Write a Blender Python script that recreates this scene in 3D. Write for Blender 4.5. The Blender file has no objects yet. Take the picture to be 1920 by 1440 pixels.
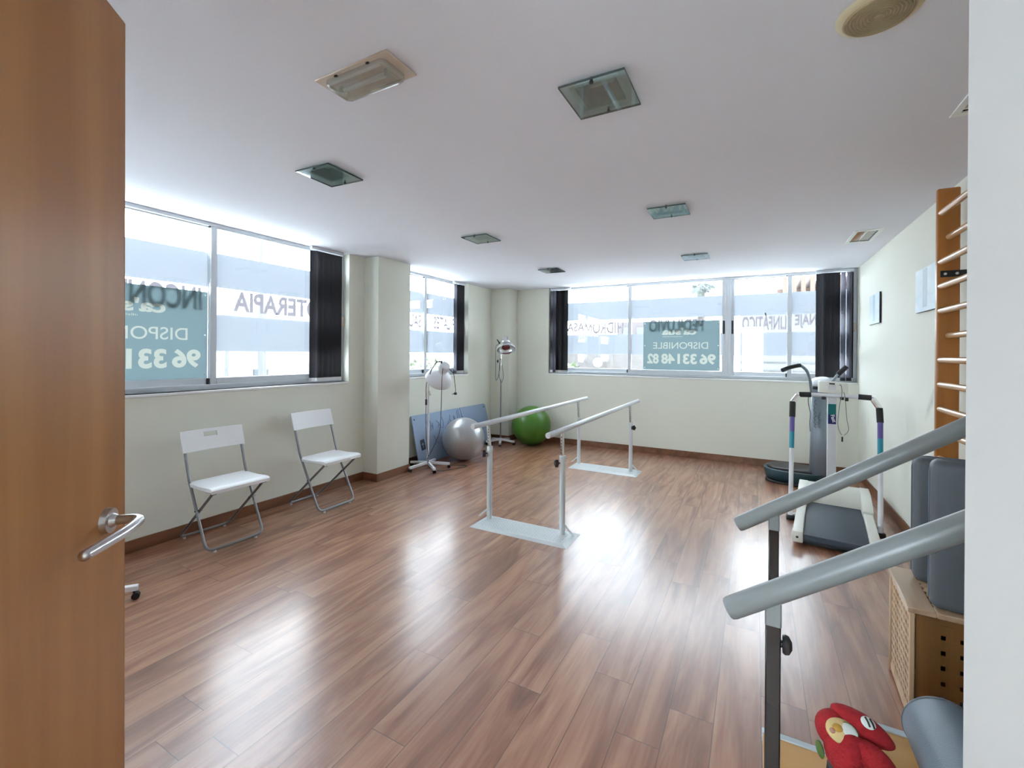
import bpy, bmesh, math, random
from mathutils import Vector, Matrix
from mathutils.geometry import delaunay_2d_cdt
random.seed(7)
PI = math.pi
SC = bpy.context.scene
COL = SC.collection
R_ = math.radians

# ------------------------------------------------------------------ room dimensions (metres)
XL, YB, XR, H = -3.734, 6.425, 1.043, 2.405
SILL = 1.075

# ------------------------------------------------------------------ materials
def mat(name, col, rough=.5, metal=0., var=.06, scale=8., bump=0., bscale=60., spec=.5, coat=0., stretch=None):
    m = bpy.data.materials.new(name); m.use_nodes = True
    nt = m.node_tree; N = nt.nodes; Lk = nt.links
    b = N['Principled BSDF']
    b.inputs['Roughness'].default_value = rough
    b.inputs['Metallic'].default_value = metal
    b.inputs['Specular IOR Level'].default_value = spec
    b.inputs['Coat Weight'].default_value = coat
    tc = N.new('ShaderNodeTexCoord')
    src = tc.outputs['Object']
    if stretch:
        mp = N.new('ShaderNodeMapping'); mp.inputs['Scale'].default_value = stretch
        Lk.new(src, mp.inputs['Vector']); src = mp.outputs['Vector']
    nz = N.new('ShaderNodeTexNoise'); nz.inputs['Scale'].default_value = scale; nz.inputs['Detail'].default_value = 3
    Lk.new(src, nz.inputs['Vector'])
    mx = N.new('ShaderNodeMix'); mx.data_type = 'RGBA'
    c = Vector(col[:3])
    lo = [max(0, v * (1 - var)) for v in c]; hi = [min(1, v * (1 + var)) for v in c]
    mx.inputs[6].default_value = (*lo, 1); mx.inputs[7].default_value = (*hi, 1)
    Lk.new(nz.outputs['Fac'], mx.inputs[0]); Lk.new(mx.outputs[2], b.inputs['Base Color'])
    if bump:
        n2 = N.new('ShaderNodeTexNoise'); n2.inputs['Scale'].default_value = bscale; n2.inputs['Detail'].default_value = 2
        Lk.new(tc.outputs['Object'], n2.inputs['Vector'])
        bp = N.new('ShaderNodeBump'); bp.inputs['Strength'].default_value = bump; bp.inputs['Distance'].default_value = .004
        Lk.new(n2.outputs['Fac'], bp.inputs['Height']); Lk.new(bp.outputs['Normal'], b.inputs['Normal'])
    return m

def film_mat(name, col, trans=.5, through=.0, diff=None, tcol=(1, 1, 1)):
    """thin sheet: diffuse front + light coming through (+ a clear share)"""
    m = bpy.data.materials.new(name); m.use_nodes = True
    nt = m.node_tree; N = nt.nodes; Lk = nt.links; N.remove(N['Principled BSDF'])
    out = N['Material Output']
    tc = N.new('ShaderNodeTexCoord'); nz = N.new('ShaderNodeTexNoise'); nz.inputs['Scale'].default_value = 3
    Lk.new(tc.outputs['Object'], nz.inputs['Vector'])
    mc = N.new('ShaderNodeMix'); mc.data_type = 'RGBA'
    mc.inputs[6].default_value = (*[v * .95 for v in col], 1); mc.inputs[7].default_value = (*[min(1, v * 1.05) for v in col], 1)
    Lk.new(nz.outputs['Fac'], mc.inputs[0])
    d = N.new('ShaderNodeBsdfDiffuse'); d.inputs['Color'].default_value = (*(diff or col), 1)
    t = N.new('ShaderNodeBsdfTranslucent'); Lk.new(mc.outputs[2], t.inputs['Color'])
    x = N.new('ShaderNodeMixShader'); x.inputs[0].default_value = trans
    Lk.new(d.outputs[0], x.inputs[1]); Lk.new(t.outputs[0], x.inputs[2])
    tr = N.new('ShaderNodeBsdfTransparent'); tr.inputs['Color'].default_value = (*tcol, 1)
    y = N.new('ShaderNodeMixShader'); y.inputs[0].default_value = through
    Lk.new(x.outputs[0], y.inputs[1]); Lk.new(tr.outputs[0], y.inputs[2])
    Lk.new(y.outputs[0], out.inputs['Surface'])
    return m

def glass_mat(name, tint=(1, 1, 1), refl=.08, rough=.0, base=None, basefac=0.):
    m = bpy.data.materials.new(name); m.use_nodes = True
    nt = m.node_tree; N = nt.nodes; Lk = nt.links; N.remove(N['Principled BSDF'])
    out = N['Material Output']
    tr = N.new('ShaderNodeBsdfTransparent'); tr.inputs['Color'].default_value = (*tint, 1)
    gl = N.new('ShaderNodeBsdfGlossy'); gl.inputs['Roughness'].default_value = rough
    lw = N.new('ShaderNodeLayerWeight')
    pw = N.new('ShaderNodeMath'); pw.operation = 'POWER'; pw.inputs[1].default_value = 5.; Lk.new(lw.outputs['Facing'], pw.inputs[0])
    lw.inputs['Blend'].default_value = .5
    ad = N.new('ShaderNodeMath'); ad.operation = 'MULTIPLY_ADD'; ad.use_clamp = True; ad.inputs[1].default_value = .9; ad.inputs[2].default_value = refl + .04
    Lk.new(pw.outputs[0], ad.inputs[0])
    src = tr
    if base:
        d = N.new('ShaderNodeBsdfDiffuse'); d.inputs['Color'].default_value = (*base, 1)
        z = N.new('ShaderNodeMixShader'); z.inputs[0].default_value = basefac
        Lk.new(tr.outputs[0], z.inputs[1]); Lk.new(d.outputs[0], z.inputs[2]); src = z
    x = N.new('ShaderNodeMixShader')
    Lk.new(ad.outputs[0], x.inputs[0]); Lk.new(src.outputs[0], x.inputs[1]); Lk.new(gl.outputs[0], x.inputs[2])
    Lk.new(x.outputs[0], out.inputs['Surface'])
    return m

def floor_mat():
    m = bpy.data.materials.new('laminate_planks'); m.use_nodes = True
    nt = m.node_tree; N = nt.nodes; Lk = nt.links; b = N['Principled BSDF']
    tc = N.new('ShaderNodeTexCoord'); sp = N.new('ShaderNodeSeparateXYZ'); Lk.new(tc.outputs['Object'], sp.inputs[0])
    def M(op, a, c=None, d=None):
        n = N.new('ShaderNodeMath'); n.operation = op
        for i, v in enumerate((a, c, d)):
            if v is None: continue
            if isinstance(v, (int, float)): n.inputs[i].default_value = v
            else: Lk.new(v, n.inputs[i])
        return n.outputs[0]
    PW, PL = .1567, 1.24
    u = M('DIVIDE', M('ADD', sp.outputs['X'], 1.695 + PW * 40), PW)
    iu = M('FLOOR', u); fu = M('FRACT', u)
    wn = N.new('ShaderNodeTexWhiteNoise'); wn.noise_dimensions = '1D'; Lk.new(iu, wn.inputs['W'])
    v = M('ADD', M('DIVIDE', M('ADD', sp.outputs['Y'], 20), PL), wn.outputs['Value'])
    iv = M('FLOOR', v); fv = M('FRACT', v)
    w2 = N.new('ShaderNodeTexWhiteNoise'); w2.noise_dimensions = '2D'
    cb = N.new('ShaderNodeCombineXYZ'); Lk.new(iu, cb.inputs[0]); Lk.new(iv, cb.inputs[1]); Lk.new(cb.outputs[0], w2.inputs['Vector'])
    # grain coordinates, shifted per plank
    cg = N.new('ShaderNodeCombineXYZ')
    Lk.new(M('ADD', sp.outputs['X'], M('MULTIPLY', w2.outputs['Value'], 37.)), cg.inputs[0])
    Lk.new(sp.outputs['Y'], cg.inputs[1]); Lk.new(M('MULTIPLY', w2.outputs['Value'], 91.), cg.inputs[2])
    mp = N.new('ShaderNodeMapping'); mp.inputs['Scale'].default_value = (8., 1.15, 1); Lk.new(cg.outputs[0], mp.inputs['Vector'])
    n1 = N.new('ShaderNodeTexNoise'); n1.inputs['Scale'].default_value = 1.; n1.inputs['Detail'].default_value = 4; n1.inputs['Distortion'].default_value = 1.6
    Lk.new(mp.outputs[0], n1.inputs['Vector'])
    mp2 = N.new('ShaderNodeMapping'); mp2.inputs['Scale'].default_value = (90, 3.5, 1); Lk.new(cg.outputs[0], mp2.inputs['Vector'])
    n2 = N.new('ShaderNodeTexNoise'); n2.inputs['Scale'].default_value = 1.; n2.inputs['Detail'].default_value = 3
    Lk.new(mp2.outputs[0], n2.inputs['Vector'])
    f = M('ADD', M('MULTIPLY', n1.outputs['Fac'], .8), M('MULTIPLY', n2.outputs['Fac'], .2))
    f = M('ADD', f, M('MULTIPLY', M('SUBTRACT', w2.outputs['Value'], .5), .05))
    cr = N.new('ShaderNodeValToRGB'); e = cr.color_ramp.elements
    e[0].position = .28; e[0].color = (.155, .058, .028, 1)
    e[1].position = .76; e[1].color = (.50, .275, .165, 1)
    k = cr.color_ramp.elements.new(.45); k.color = (.265, .112, .06, 1)
    k = cr.color_ramp.elements.new(.56); k.color = (.36, .172, .098, 1)
    Lk.new(f, cr.inputs[0])
    # seams
    def edge(fr, wd):
        a = M('LESS_THAN', fr, wd); c = M('GREATER_THAN', fr, 1 - wd); return M('MAXIMUM', a, c)
    s = M('MAXIMUM', edge(fu, .009), edge(fv, .0011))
    mx = N.new('ShaderNodeMix'); mx.data_type = 'RGBA'; Lk.new(M('MULTIPLY', s, .75), mx.inputs[0])
    Lk.new(cr.outputs[0], mx.inputs[6]); mx.inputs[7].default_value = (.05, .028, .022, 1)
    Lk.new(mx.outputs[2], b.inputs['Base Color'])
    b.inputs['Roughness'].default_value = .31
    Lk.new(M('ADD', M('MULTIPLY', n2.outputs['Fac'], .04), .225), b.inputs['Roughness'])
    b.inputs['Specular IOR Level'].default_value = .85; b.inputs['IOR'].default_value = 1.55; b.inputs['Coat Weight'].default_value = .6; b.inputs['Coat Roughness'].default_value = .42
    bp = N.new('ShaderNodeBump'); bp.inputs['Strength'].default_value = .2; bp.inputs['Distance'].default_value = .0008
    Lk.new(M('SUBTRACT', 1., s), bp.inputs['Height']); Lk.new(bp.outputs['Normal'], b.inputs['Normal'])
    return m

def wood_mat(name, dark, light, axis='Z', rough=.35, sc=14., coat=0., bump=0.):
    m = bpy.data.materials.new(name); m.use_nodes = True
    nt = m.node_tree; N = nt.nodes; Lk = nt.links; b = N['Principled BSDF']
    tc = N.new('ShaderNodeTexCoord'); mp = N.new('ShaderNodeMapping')
    s = [sc, sc, sc]; s['XYZ'.index(axis)] = sc * .06
    mp.inputs['Scale'].default_value = s; Lk.new(tc.outputs['Object'], mp.inputs['Vector'])
    n = N.new('ShaderNodeTexNoise'); n.inputs['Scale'].default_value = 1.; n.inputs['Detail'].default_value = 5; n.inputs['Distortion'].default_value = .6
    Lk.new(mp.outputs[0], n.inputs['Vector'])
    cr = N.new('ShaderNodeValToRGB'); e = cr.color_ramp.elements
    e[0].position = .35; e[0].color = (*dark, 1); e[1].position = .65; e[1].color = (*light, 1)
    Lk.new(n.outputs['Fac'], cr.inputs[0]); Lk.new(cr.outputs[0], b.inputs['Base Color'])
    b.inputs['Roughness'].default_value = rough; b.inputs['Coat Weight'].default_value = coat
    if bump:
        n3 = N.new('ShaderNodeTexNoise'); n3.inputs['Scale'].default_value = 55; n3.inputs['Detail'].default_value = 1
        m3 = N.new('ShaderNodeMapping'); m3.inputs['Scale'].default_value = (1, 1, .35); Lk.new(tc.outputs['Object'], m3.inputs['Vector']); Lk.new(m3.outputs[0], n3.inputs['Vector'])
        bp = N.new('ShaderNodeBump'); bp.inputs['Strength'].default_value = bump; bp.inputs['Distance'].default_value = .002
        Lk.new(n3.outputs['Fac'], bp.inputs['Height']); Lk.new(bp.outputs['Normal'], b.inputs['Normal'])
    return m

def wall_mat(name, col, smudges=()):
    m = mat(name, col, rough=.75, var=.025, scale=2.2, bump=.05, bscale=180)
    nt = m.node_tree; N = nt.nodes; Lk = nt.links; b = N['Principled BSDF']
    if smudges:
        prev = b.inputs['Base Color'].links[0].from_socket
        tc = N.new('ShaderNodeTexCoord')
        for (c, r, rot, amt) in smudges:
            mp = N.new('ShaderNodeMapping'); mp.vector_type = 'TEXTURE'
            mp.inputs['Location'].default_value = c; mp.inputs['Scale'].default_value = r; mp.inputs['Rotation'].default_value = rot
            Lk.new(tc.outputs['Object'], mp.inputs['Vector'])
            g = N.new('ShaderNodeTexGradient'); g.gradient_type = 'SPHERICAL'; Lk.new(mp.outputs[0], g.inputs[0])
            nz = N.new('ShaderNodeTexNoise'); nz.inputs['Scale'].default_value = 22; Lk.new(tc.outputs['Object'], nz.inputs['Vector'])
            mu = N.new('ShaderNodeMath'); mu.operation = 'MULTIPLY'; Lk.new(g.outputs['Fac'], mu.inputs[0]); Lk.new(nz.outputs['Fac'], mu.inputs[1])
            m2 = N.new('ShaderNodeMath'); m2.operation = 'MULTIPLY'; m2.inputs[1].default_value = amt; m2.use_clamp = True; Lk.new(mu.outputs[0], m2.inputs[0])
            mx = N.new('ShaderNodeMix'); mx.data_type = 'RGBA'; Lk.new(m2.outputs[0], mx.inputs[0]); Lk.new(prev, mx.inputs[6])
            mx.inputs[7].default_value = (.16, .16, .15, 1); prev = mx.outputs[2]
        Lk.new(prev, b.inputs['Base Color'])
    return m

M_ = {}
M_['floor'] = floor_mat()
M_['ceiling'] = mat('white_ceiling_paint', (.78, .795, .865), .85, var=.015, scale=1.5, bump=.1, bscale=150)
M_['wall'] = wall_mat('cream_wall_paint', (.735, .745, .66))
M_['wall_r'] = wall_mat('cream_wall_paint_scuffed', (.76, .765, .68), (((1.04, 4.0, 1.08), (.2, .22, .05), (R_(-48), 0, 0), .7), ((1.04, 3.85, .9), (.2, .05, .16), (0, 0, 0), .8), ((1.04, 5.9, .72), (.2, .02, .1), (0, 0, 0), .6)))
M_['nib'] = mat('white_partition_paint', (.82, .84, .82), .8, var=.02, scale=1.8, bump=.05, bscale=160)
M_['base'] = wood_mat('skirting_wood', (.13, .05, .022), (.21, .088, .042), 'Y', .4, 10)
M_['alu'] = mat('white_lacquered_aluminium', (.62, .66, .70), .35, .0, var=.03)
M_['alu_w'] = mat('white_sill_stone', (.80, .81, .81), .4, var=.03)
M_['black'] = mat('black_plastic', (.012, .012, .014), .45, var=.2)
M_['rubber'] = mat('black_foam_rubber', (.014, .014, .016), .7, var=.25, bump=.2, bscale=200)
M_['pane'] = glass_mat('window_glass', (.97, .985, .98), .0)
M_['film'] = film_mat('frosted_window_film', (.084, .090, .101), .55, 0., (.5, .55, .62))
M_['letters'] = film_mat('grey_vinyl_letters', (.072, .066, .074), .5, 0., (.3, .28, .3))
M_['sign'] = film_mat('green_sign_panel', (.036, .049, .053), .62, .0, (.16, .25, .25))
M_['signtxt'] = film_mat('pale_sign_print', (.078, .083, .073), .62, .0, (.6, .62, .55))
M_['blind'] = mat('charcoal_blind_fabric', (.022, .021, .027), .8, var=.25, scale=40, bump=.2, bscale=400)
M_['blindlit'] = film_mat('lit_blind_fabric', (.10, .10, .12), .45, .0)  # paler translucent copy of the blind fabric, for slats drawn as lit
M_['door'] = wood_mat('varnished_door_wood', (.36, .148, .036), (.45, .205, .058), 'Z', .34, 10, 0., bump=.10)
M_['doorrim'] = mat('door_edge_wood', (.40, .21, .09), .4, var=.1)
M_['steel'] = mat('brushed_steel', (.55, .54, .55), .28, 1., var=.05)
M_['chrome'] = mat('chrome', (.78, .79, .8), .12, 1., var=.02)
M_['chairtube'] = mat('grey_lacquered_tube', (.25, .255, .265), .3, .8, var=.05)
M_['whiteplastic'] = mat('white_plastic', (.82, .83, .84), .35, var=.02)
M_['padfoot'] = mat('clear_plastic_foot', (.6, .6, .6), .3, var=.05)
M_['barpaint'] = mat('grey_white_enamel', (.60, .64, .66), .28, var=.03, scale=20)
M_['railgrey'] = mat('grey_enamel_rail', (.21, .228, .228), .33, var=.04, scale=30)
M_['plate'] = mat('checker_plate_enamel', (.56, .60, .61), .38, var=.06, scale=40)
M_['lampwhite'] = mat('white_lamp_enamel', (.74, .75, .78), .32, var=.03)
M_['lampsilver'] = mat('silver_lamp_metal', (.68, .69, .70), .2, .85, var=.04)
M_['bulb'] = mat('dark_red_bulb', (.16, .012, .014), .12, var=.1)
M_['cable'] = mat('dark_grey_cable', (.07, .072, .078), .5, var=.1)
M_['silver'] = mat('silver_ball_vinyl', (.42, .42, .43), .3, .55, var=.04, scale=4)
M_['green'] = mat('green_ball_vinyl', (.065, .185, .02), .3, var=.08, scale=4)
M_['mat'] = mat('blue_mat_foam', (.25, .33, .46), .65, var=.05, scale=5, bump=.15, bscale=120)
M_['matprint'] = mat('grey_print_ink', (.16, .22, .33), .7, var=.1)
M_['matlogo'] = mat('dark_logo_ink', (.03, .04, .06), .7, var=.1)
M_['tmwhite'] = mat('cream_treadmill_plastic', (.70, .70, .64), .4, var=.03)
M_['tmtube'] = mat('white_painted_tube', (.66, .67, .70), .3, var=.03)
M_['belt'] = mat('slate_running_belt', (.034, .050, .068), .6, var=.12, scale=140, bump=.2, bscale=300)
M_['purple'] = mat('violet_sticker', (.10, .075, .28), .4, var=.04)
M_['cyan'] = mat('turquoise_sticker', (.01, .24, .32), .4, var=.04)
M_['teal'] = mat('teal_sticker', (.005, .15, .15), .4, var=.05)
M_['navy'] = mat('navy_sticker', (.012, .018, .13), .4, var=.05)
M_['ink'] = mat('white_print', (.75, .75, .78), .5, var=.02)
M_['cord'] = mat('grey_safety_cord', (.20, .20, .16), .6, var=.2, scale=90)
M_['vibgrey'] = mat('grey_metallic_plastic', (.21, .25, .29), .35, .25, var=.05)
M_['vibteal'] = mat('dark_teal_plastic', (.014, .048, .062), .35, var=.15)
M_['vibtop'] = mat('black_rubber_mat', (.012, .011, .012), .4, var=.3)
M_['vibink'] = mat('slate_print', (.12, .14, .17), .5, var=.1)
M_['screen'] = mat('pale_display_panel', (.74, .78, .82), .2, var=.03)
M_['beech'] = wood_mat('beech_wood', (.34, .125, .022), (.42, .165, .033), 'Z', .35, 12, .1)
M_['rung'] = wood_mat('pale_rung_wood', (.55, .33, .17), (.66, .43, .24), 'Y', .25, 14, .3)
M_['acacia'] = wood_mat('acacia_wood', (.46, .29, .16), (.62, .44, .28), 'Z', .5, 12)
M_['acaciatop'] = wood_mat('acacia_top_wood', (.42, .28, .17), (.58, .43, .30), 'Y', .3, 12, .2)
M_['acaciashade'] = wood_mat('acacia_shaded_wood', (.16, .07, .02), (.24, .115, .034), 'Z', .5, 12)  # same acacia, darkened in colour for the crate's unlit front
M_['added_sheet'] = mat('added_dark_sheet', (.014, .010, .007), .9, var=.2)  # near black, paints the crate's inside dark
M_['pad'] = mat('slate_grey_vinyl', (.105, .125, .14), .42, var=.05, bump=.15, bscale=250)
M_['bolster'] = mat('blue_grey_vinyl', (.13, .165, .205), .42, var=.05, bump=.2, bscale=250)
M_['stepwood'] = wood_mat('varnished_step_plywood', (.42, .21, .05), (.56, .31, .09), 'X', .35, 8, .2)
M_['stepedge'] = mat('grey_step_edging', (.48, .54, .57), .4, var=.05)
M_['postdark'] = mat('dark_reflection_post', (.022, .017, .014), .16, .3, var=.05)  # chrome coloured near black to stand for the dark corridor it reflects
M_['red'] = mat('red_plush', (.36, .008, .014), .85, var=.3, scale=60, bump=.8, bscale=260)
M_['plushcream'] = mat('cream_plush', (.70, .52, .24), .85, var=.15, scale=60, bump=.5, bscale=260)
M_['plushwhite'] = mat('white_plush', (.70, .74, .70), .8, var=.08, scale=60, bump=.4, bscale=260)
M_['plushgreen'] = mat('green_felt', (.10, .17, .04), .9, var=.2, scale=60)
M_['plushpink'] = mat('pink_beige_felt', (.45, .24, .17), .9, var=.15, scale=60)
M_['plushgold'] = mat('golden_felt', (.50, .28, .05), .85, var=.15, scale=60)
M_['lightglass'] = glass_mat('green_tinted_glass', (.72, .82, .80), .08, .02, (.45, .55, .53), .12)
M_['lightglass_edge'] = mat('dark_glass_edge', (.05, .075, .075), .2, var=.1)
M_['lighttrim'] = mat('white_light_trim', (.85, .90, .87), .5, var=.03)
M_['lightpan'] = mat('grey_reflector', (.44, .52, .50), .35, .2, var=.1)
M_['lens'] = glass_mat('clear_ribbed_lens', (.82, .83, .80), .10, .12, (.55, .55, .50), .30)
M_['beige'] = mat('yellowed_beige_plastic', (.62, .52, .42), .5, var=.05)
M_['spk'] = mat('beige_speaker_plastic', (.60, .52, .34), .5, var=.05)
M_['spkdark'] = mat('tan_speaker_grille', (.40, .33, .19), .6, var=.1)
M_['picture'] = mat('framed_pale_print', (.66, .77, .83), .5, var=.18, scale=4, spec=.15, stretch=(1, 1, 3))
M_['picband'] = mat('framed_print_band', (.50, .60, .66), .5, var=.1, spec=.15)
M_['tube'] = mat('white_fluorescent_tube', (.75, .78, .76), .3, var=.02)

# ------------------------------------------------------------------ mesh builder
class MB:
    def __init__(s): s.bm = bmesh.new()
    def _join(s, b2, mtx=None):
        if mtx is not None: b2.transform(mtx)
        me = bpy.data.meshes.new('t'); b2.to_mesh(me); b2.free(); s.bm.from_mesh(me); bpy.data.meshes.remove(me)
        return s
    def box(s, lo, hi, bev=0., seg=2, mtx=None):
        b = bmesh.new(); bmesh.ops.create_cube(b, size=1.)
        c = [(a + d) / 2 for a, d in zip(lo, hi)]; sz = [abs(d - a) for a, d in zip(lo, hi)]
        for v in b.verts: v.co = Vector((v.co.x * sz[0] + c[0], v.co.y * sz[1] + c[1], v.co.z * sz[2] + c[2]))
        if bev: bmesh.ops.bevel(b, geom=list(b.edges), offset=min(bev, min(sz) * .49), segments=seg, affect='EDGES', profile=.5)
        return s._join(b, mtx)
    def cyl(s, p, q, r, r2=None, n=20, caps=True):
        p, q = Vector(p), Vector(q); d = q - p
        b = bmesh.new(); bmesh.ops.create_cone(b, cap_ends=caps, cap_tris=False, segments=n, radius1=r, radius2=r if r2 is None else r2, depth=d.length)
        m = Matrix.Translation((p + q) / 2) @ d.to_track_quat('Z', 'Y').to_matrix().to_4x4()
        return s._join(b, m)
    def ball(s, c, r, n=24, sc=(1, 1, 1), mtx=None):
        b = bmesh.new(); bmesh.ops.create_uvsphere(b, u_segments=n, v_segments=max(8, n // 2), radius=r)
        m = Matrix.Translation(c) @ (mtx or Matrix()) @ Matrix.Diagonal((*sc, 1))
        return s._join(b, m)
    def lathe(s, prof, mtx=None, n=40, cap0=False, cap1=False):
        b = bmesh.new(); rings = []
        for r, z in prof:
            if r < 1e-5: rings.append([b.verts.new((0, 0, z))])
            else: rings.append([b.verts.new((r * math.cos(2 * PI * i / n), r * math.sin(2 * PI * i / n), z)) for i in range(n)])
        for a, c in zip(rings, rings[1:]):
            for i in range(n):
                j = (i + 1) % n
                if len(a) == 1 and len(c) == 1: continue
                if len(a) == 1: b.faces.new((a[0], c[j], c[i]))
                elif len(c) == 1: b.faces.new((a[i], a[j], c[0]))
                else: b.faces.new((a[i], a[j], c[j], c[i]))
        if cap0 and len(rings[0]) > 1: b.faces.new(rings[0][::-1])
        if cap1 and len(rings[-1]) > 1: b.faces.new(rings[-1])
        return s._join(b, mtx)
    def tube(s, pts, r, n=12, fil=0., closed=False, caps=True, fn=6):
        P = [Vector(p) for p in pts]
        if fil: P = fillet(P, fil, closed, fn)
        rr = r if callable(r) else (lambda t: r)
        L = len(P); b = bmesh.new(); rings = []
        T = []
        for i in range(L):
            a = P[(i - 1) % L] if (closed or i > 0) else P[i]; c = P[(i + 1) % L] if (closed or i < L - 1) else P[i]
            T.append((c - a).normalized())
        up = Vector((0, 0, 1)) if abs(T[0].z) < .9 else Vector((1, 0, 0))
        nrm = T[0].cross(up).normalized()
        for i in range(L):
            if i:
                q = T[i - 1].rotation_difference(T[i]); nrm = (q @ nrm).normalized()
            bn = T[i].cross(nrm)
            ra = rr(i / (L - 1))
            rings.append([b.verts.new(P[i] + (nrm * math.cos(2 * PI * k / n) + bn * math.sin(2 * PI * k / n)) * ra) for k in range(n)])
        pairs = list(zip(rings, rings[1:])) + ([(rings[-1], rings[0])] if closed else [])
        for a, c in pairs:
            for k in range(n):
                j = (k + 1) % n; b.faces.new((a[k], c[k], c[j], a[j]))
        if caps and not closed:
            b.faces.new(rings[0]); b.faces.new(rings[-1][::-1])
        bmesh.ops.recalc_face_normals(b, faces=list(b.faces))
        return s._join(b)
    def prism(s, poly, z0, z1, mtx=None, bev=0., seg=3):
        b = bmesh.new(); vs = [b.verts.new((x, y, z0)) for x, y in poly]; f = b.faces.new(vs)
        r = bmesh.ops.extrude_face_region(b, geom=[f])
        for v in r['geom']:
            if isinstance(v, bmesh.types.BMVert): v.co.z = z1
        bmesh.ops.recalc_face_normals(b, faces=list(b.faces))
        if bev:
            es = [e for e in b.edges if abs(e.verts[0].co.z - e.verts[1].co.z) < 1e-6]
            bmesh.ops.bevel(b, geom=es, offset=bev, segments=seg, affect='EDGES', profile=.5)
        return s._join(b, mtx)
    def quad(s, *p):
        s.bm.faces.new([s.bm.verts.new(q) for q in p]); return s
    def mesh(s, me, mtx):
        b = bmesh.new(); b.from_mesh(me); return s._join(b, mtx)
    def build(s, name, m, parent=None, smooth=38, world=True, split=False):
        bm = s.bm
        if split:
            bm.verts.index_update(); seen = set(); groups = []
            for v in bm.verts:
                if v in seen: continue
                st = [v]; seen.add(v); g = []
                while st:
                    q = st.pop(); g.append(q)
                    for e in q.link_edges:
                        o_ = e.other_vert(q)
                        if o_ not in seen: seen.add(o_); st.append(o_)
                groups.append(g)
            if len(groups) > 1:
                last = None
                for g in groups:
                    keep = set(g); b2 = bm.copy(); idx = set(v.index for v in g); b2.verts.ensure_lookup_table()
                    bmesh.ops.delete(b2, geom=[v for v in b2.verts if v.index not in idx], context='VERTS')
                    t = MB(); t.bm.free(); t.bm = b2; last = t.build(name, m, parent, smooth, world)
                bm.free(); return last
        if parent is not None and world: bm.transform(WORLD(parent).inverted())
        for f in bm.faces: f.smooth = True
        lim = R_(smooth)
        for e in bm.edges:
            if len(e.link_faces) == 2 and e.calc_face_angle(0) > lim: e.smooth = False
            elif len(e.link_faces) != 2: e.smooth = False
        me = bpy.data.meshes.new(name); bm.to_mesh(me); bm.free()
        me.materials.append(m)
        o = bpy.data.objects.new(name, me); COL.objects.link(o)
        if parent is not None: o.parent = parent
        return o

def _bmcopy(bm):
    me = bpy.data.meshes.new('t'); bm.to_mesh(me); return me

def WORLD(o):
    m = Matrix.LocRotScale(o.location, o.rotation_euler, o.scale)
    return WORLD(o.parent) @ m if o.parent else m

def fillet(P, rad, closed=False, fn=6):
    out = []; L = len(P)
    for i in range(L):
        if not closed and i in (0, L - 1): out.append(P[i]); continue
        a, p, c = P[i - 1], P[i], P[(i + 1) % L]
        d1 = (a - p); d2 = (c - p)
        k = min(rad, d1.length * .45, d2.length * .45)
        if d1.angle(d2) > R_(176): out.append(p); continue
        s0 = p + d1.normalized() * k; s1 = p + d2.normalized() * k
        for j in range(fn + 1):
            t = j / fn; out.append(s0 * (1 - t) ** 2 + p * 2 * t * (1 - t) + s1 * t * t)
    return out

def spline(pts, n=8):
    P = [Vector(p) for p in pts]; out = []
    for i in range(len(P) - 1):
        p0 = P[max(0, i - 1)]; p1 = P[i]; p2 = P[i + 1]; p3 = P[min(len(P) - 1, i + 2)]
        for j in range(n):
            t = j / n
            out.append(.5 * ((2 * p1) + (p2 - p0) * t + (2 * p0 - 5 * p1 + 4 * p2 - p3) * t * t + (3 * p1 - p0 - 3 * p2 + p3) * t ** 3))
    out.append(P[-1]); return out

def tag(o, label, cat, group=None):
    o['label'] = label; o['category'] = cat
    if group: o['group'] = group
    return o
def thing(name, label, cat, loc=(0, 0, 0), rotz=0, group=None):
    o = bpy.data.objects.new(name, None); COL.objects.link(o)
    o.location = loc; o.rotation_euler = (0, 0, rotz); o.empty_display_size = .1
    return tag(o, label, cat, group)
def struct(name, mb, m, **k):
    o = mb.build(name, m, None, **k); o['kind'] = 'structure'; return o
def dup(root, label, dloc=None, loc=None, rotz=None):
    r = root.copy(); COL.objects.link(r); r['label'] = label
    if dloc: r.location = Vector(root.location) + Vector(dloc)
    if loc: r.location = loc
    if rotz is not None: r.rotation_euler = (0, 0, rotz)
    for ch in list(root.children):
        c = ch.copy(); COL.objects.link(c); c.parent = r
        for g in list(ch.children):
            d = g.copy(); COL.objects.link(d); d.parent = c
    return r

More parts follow.
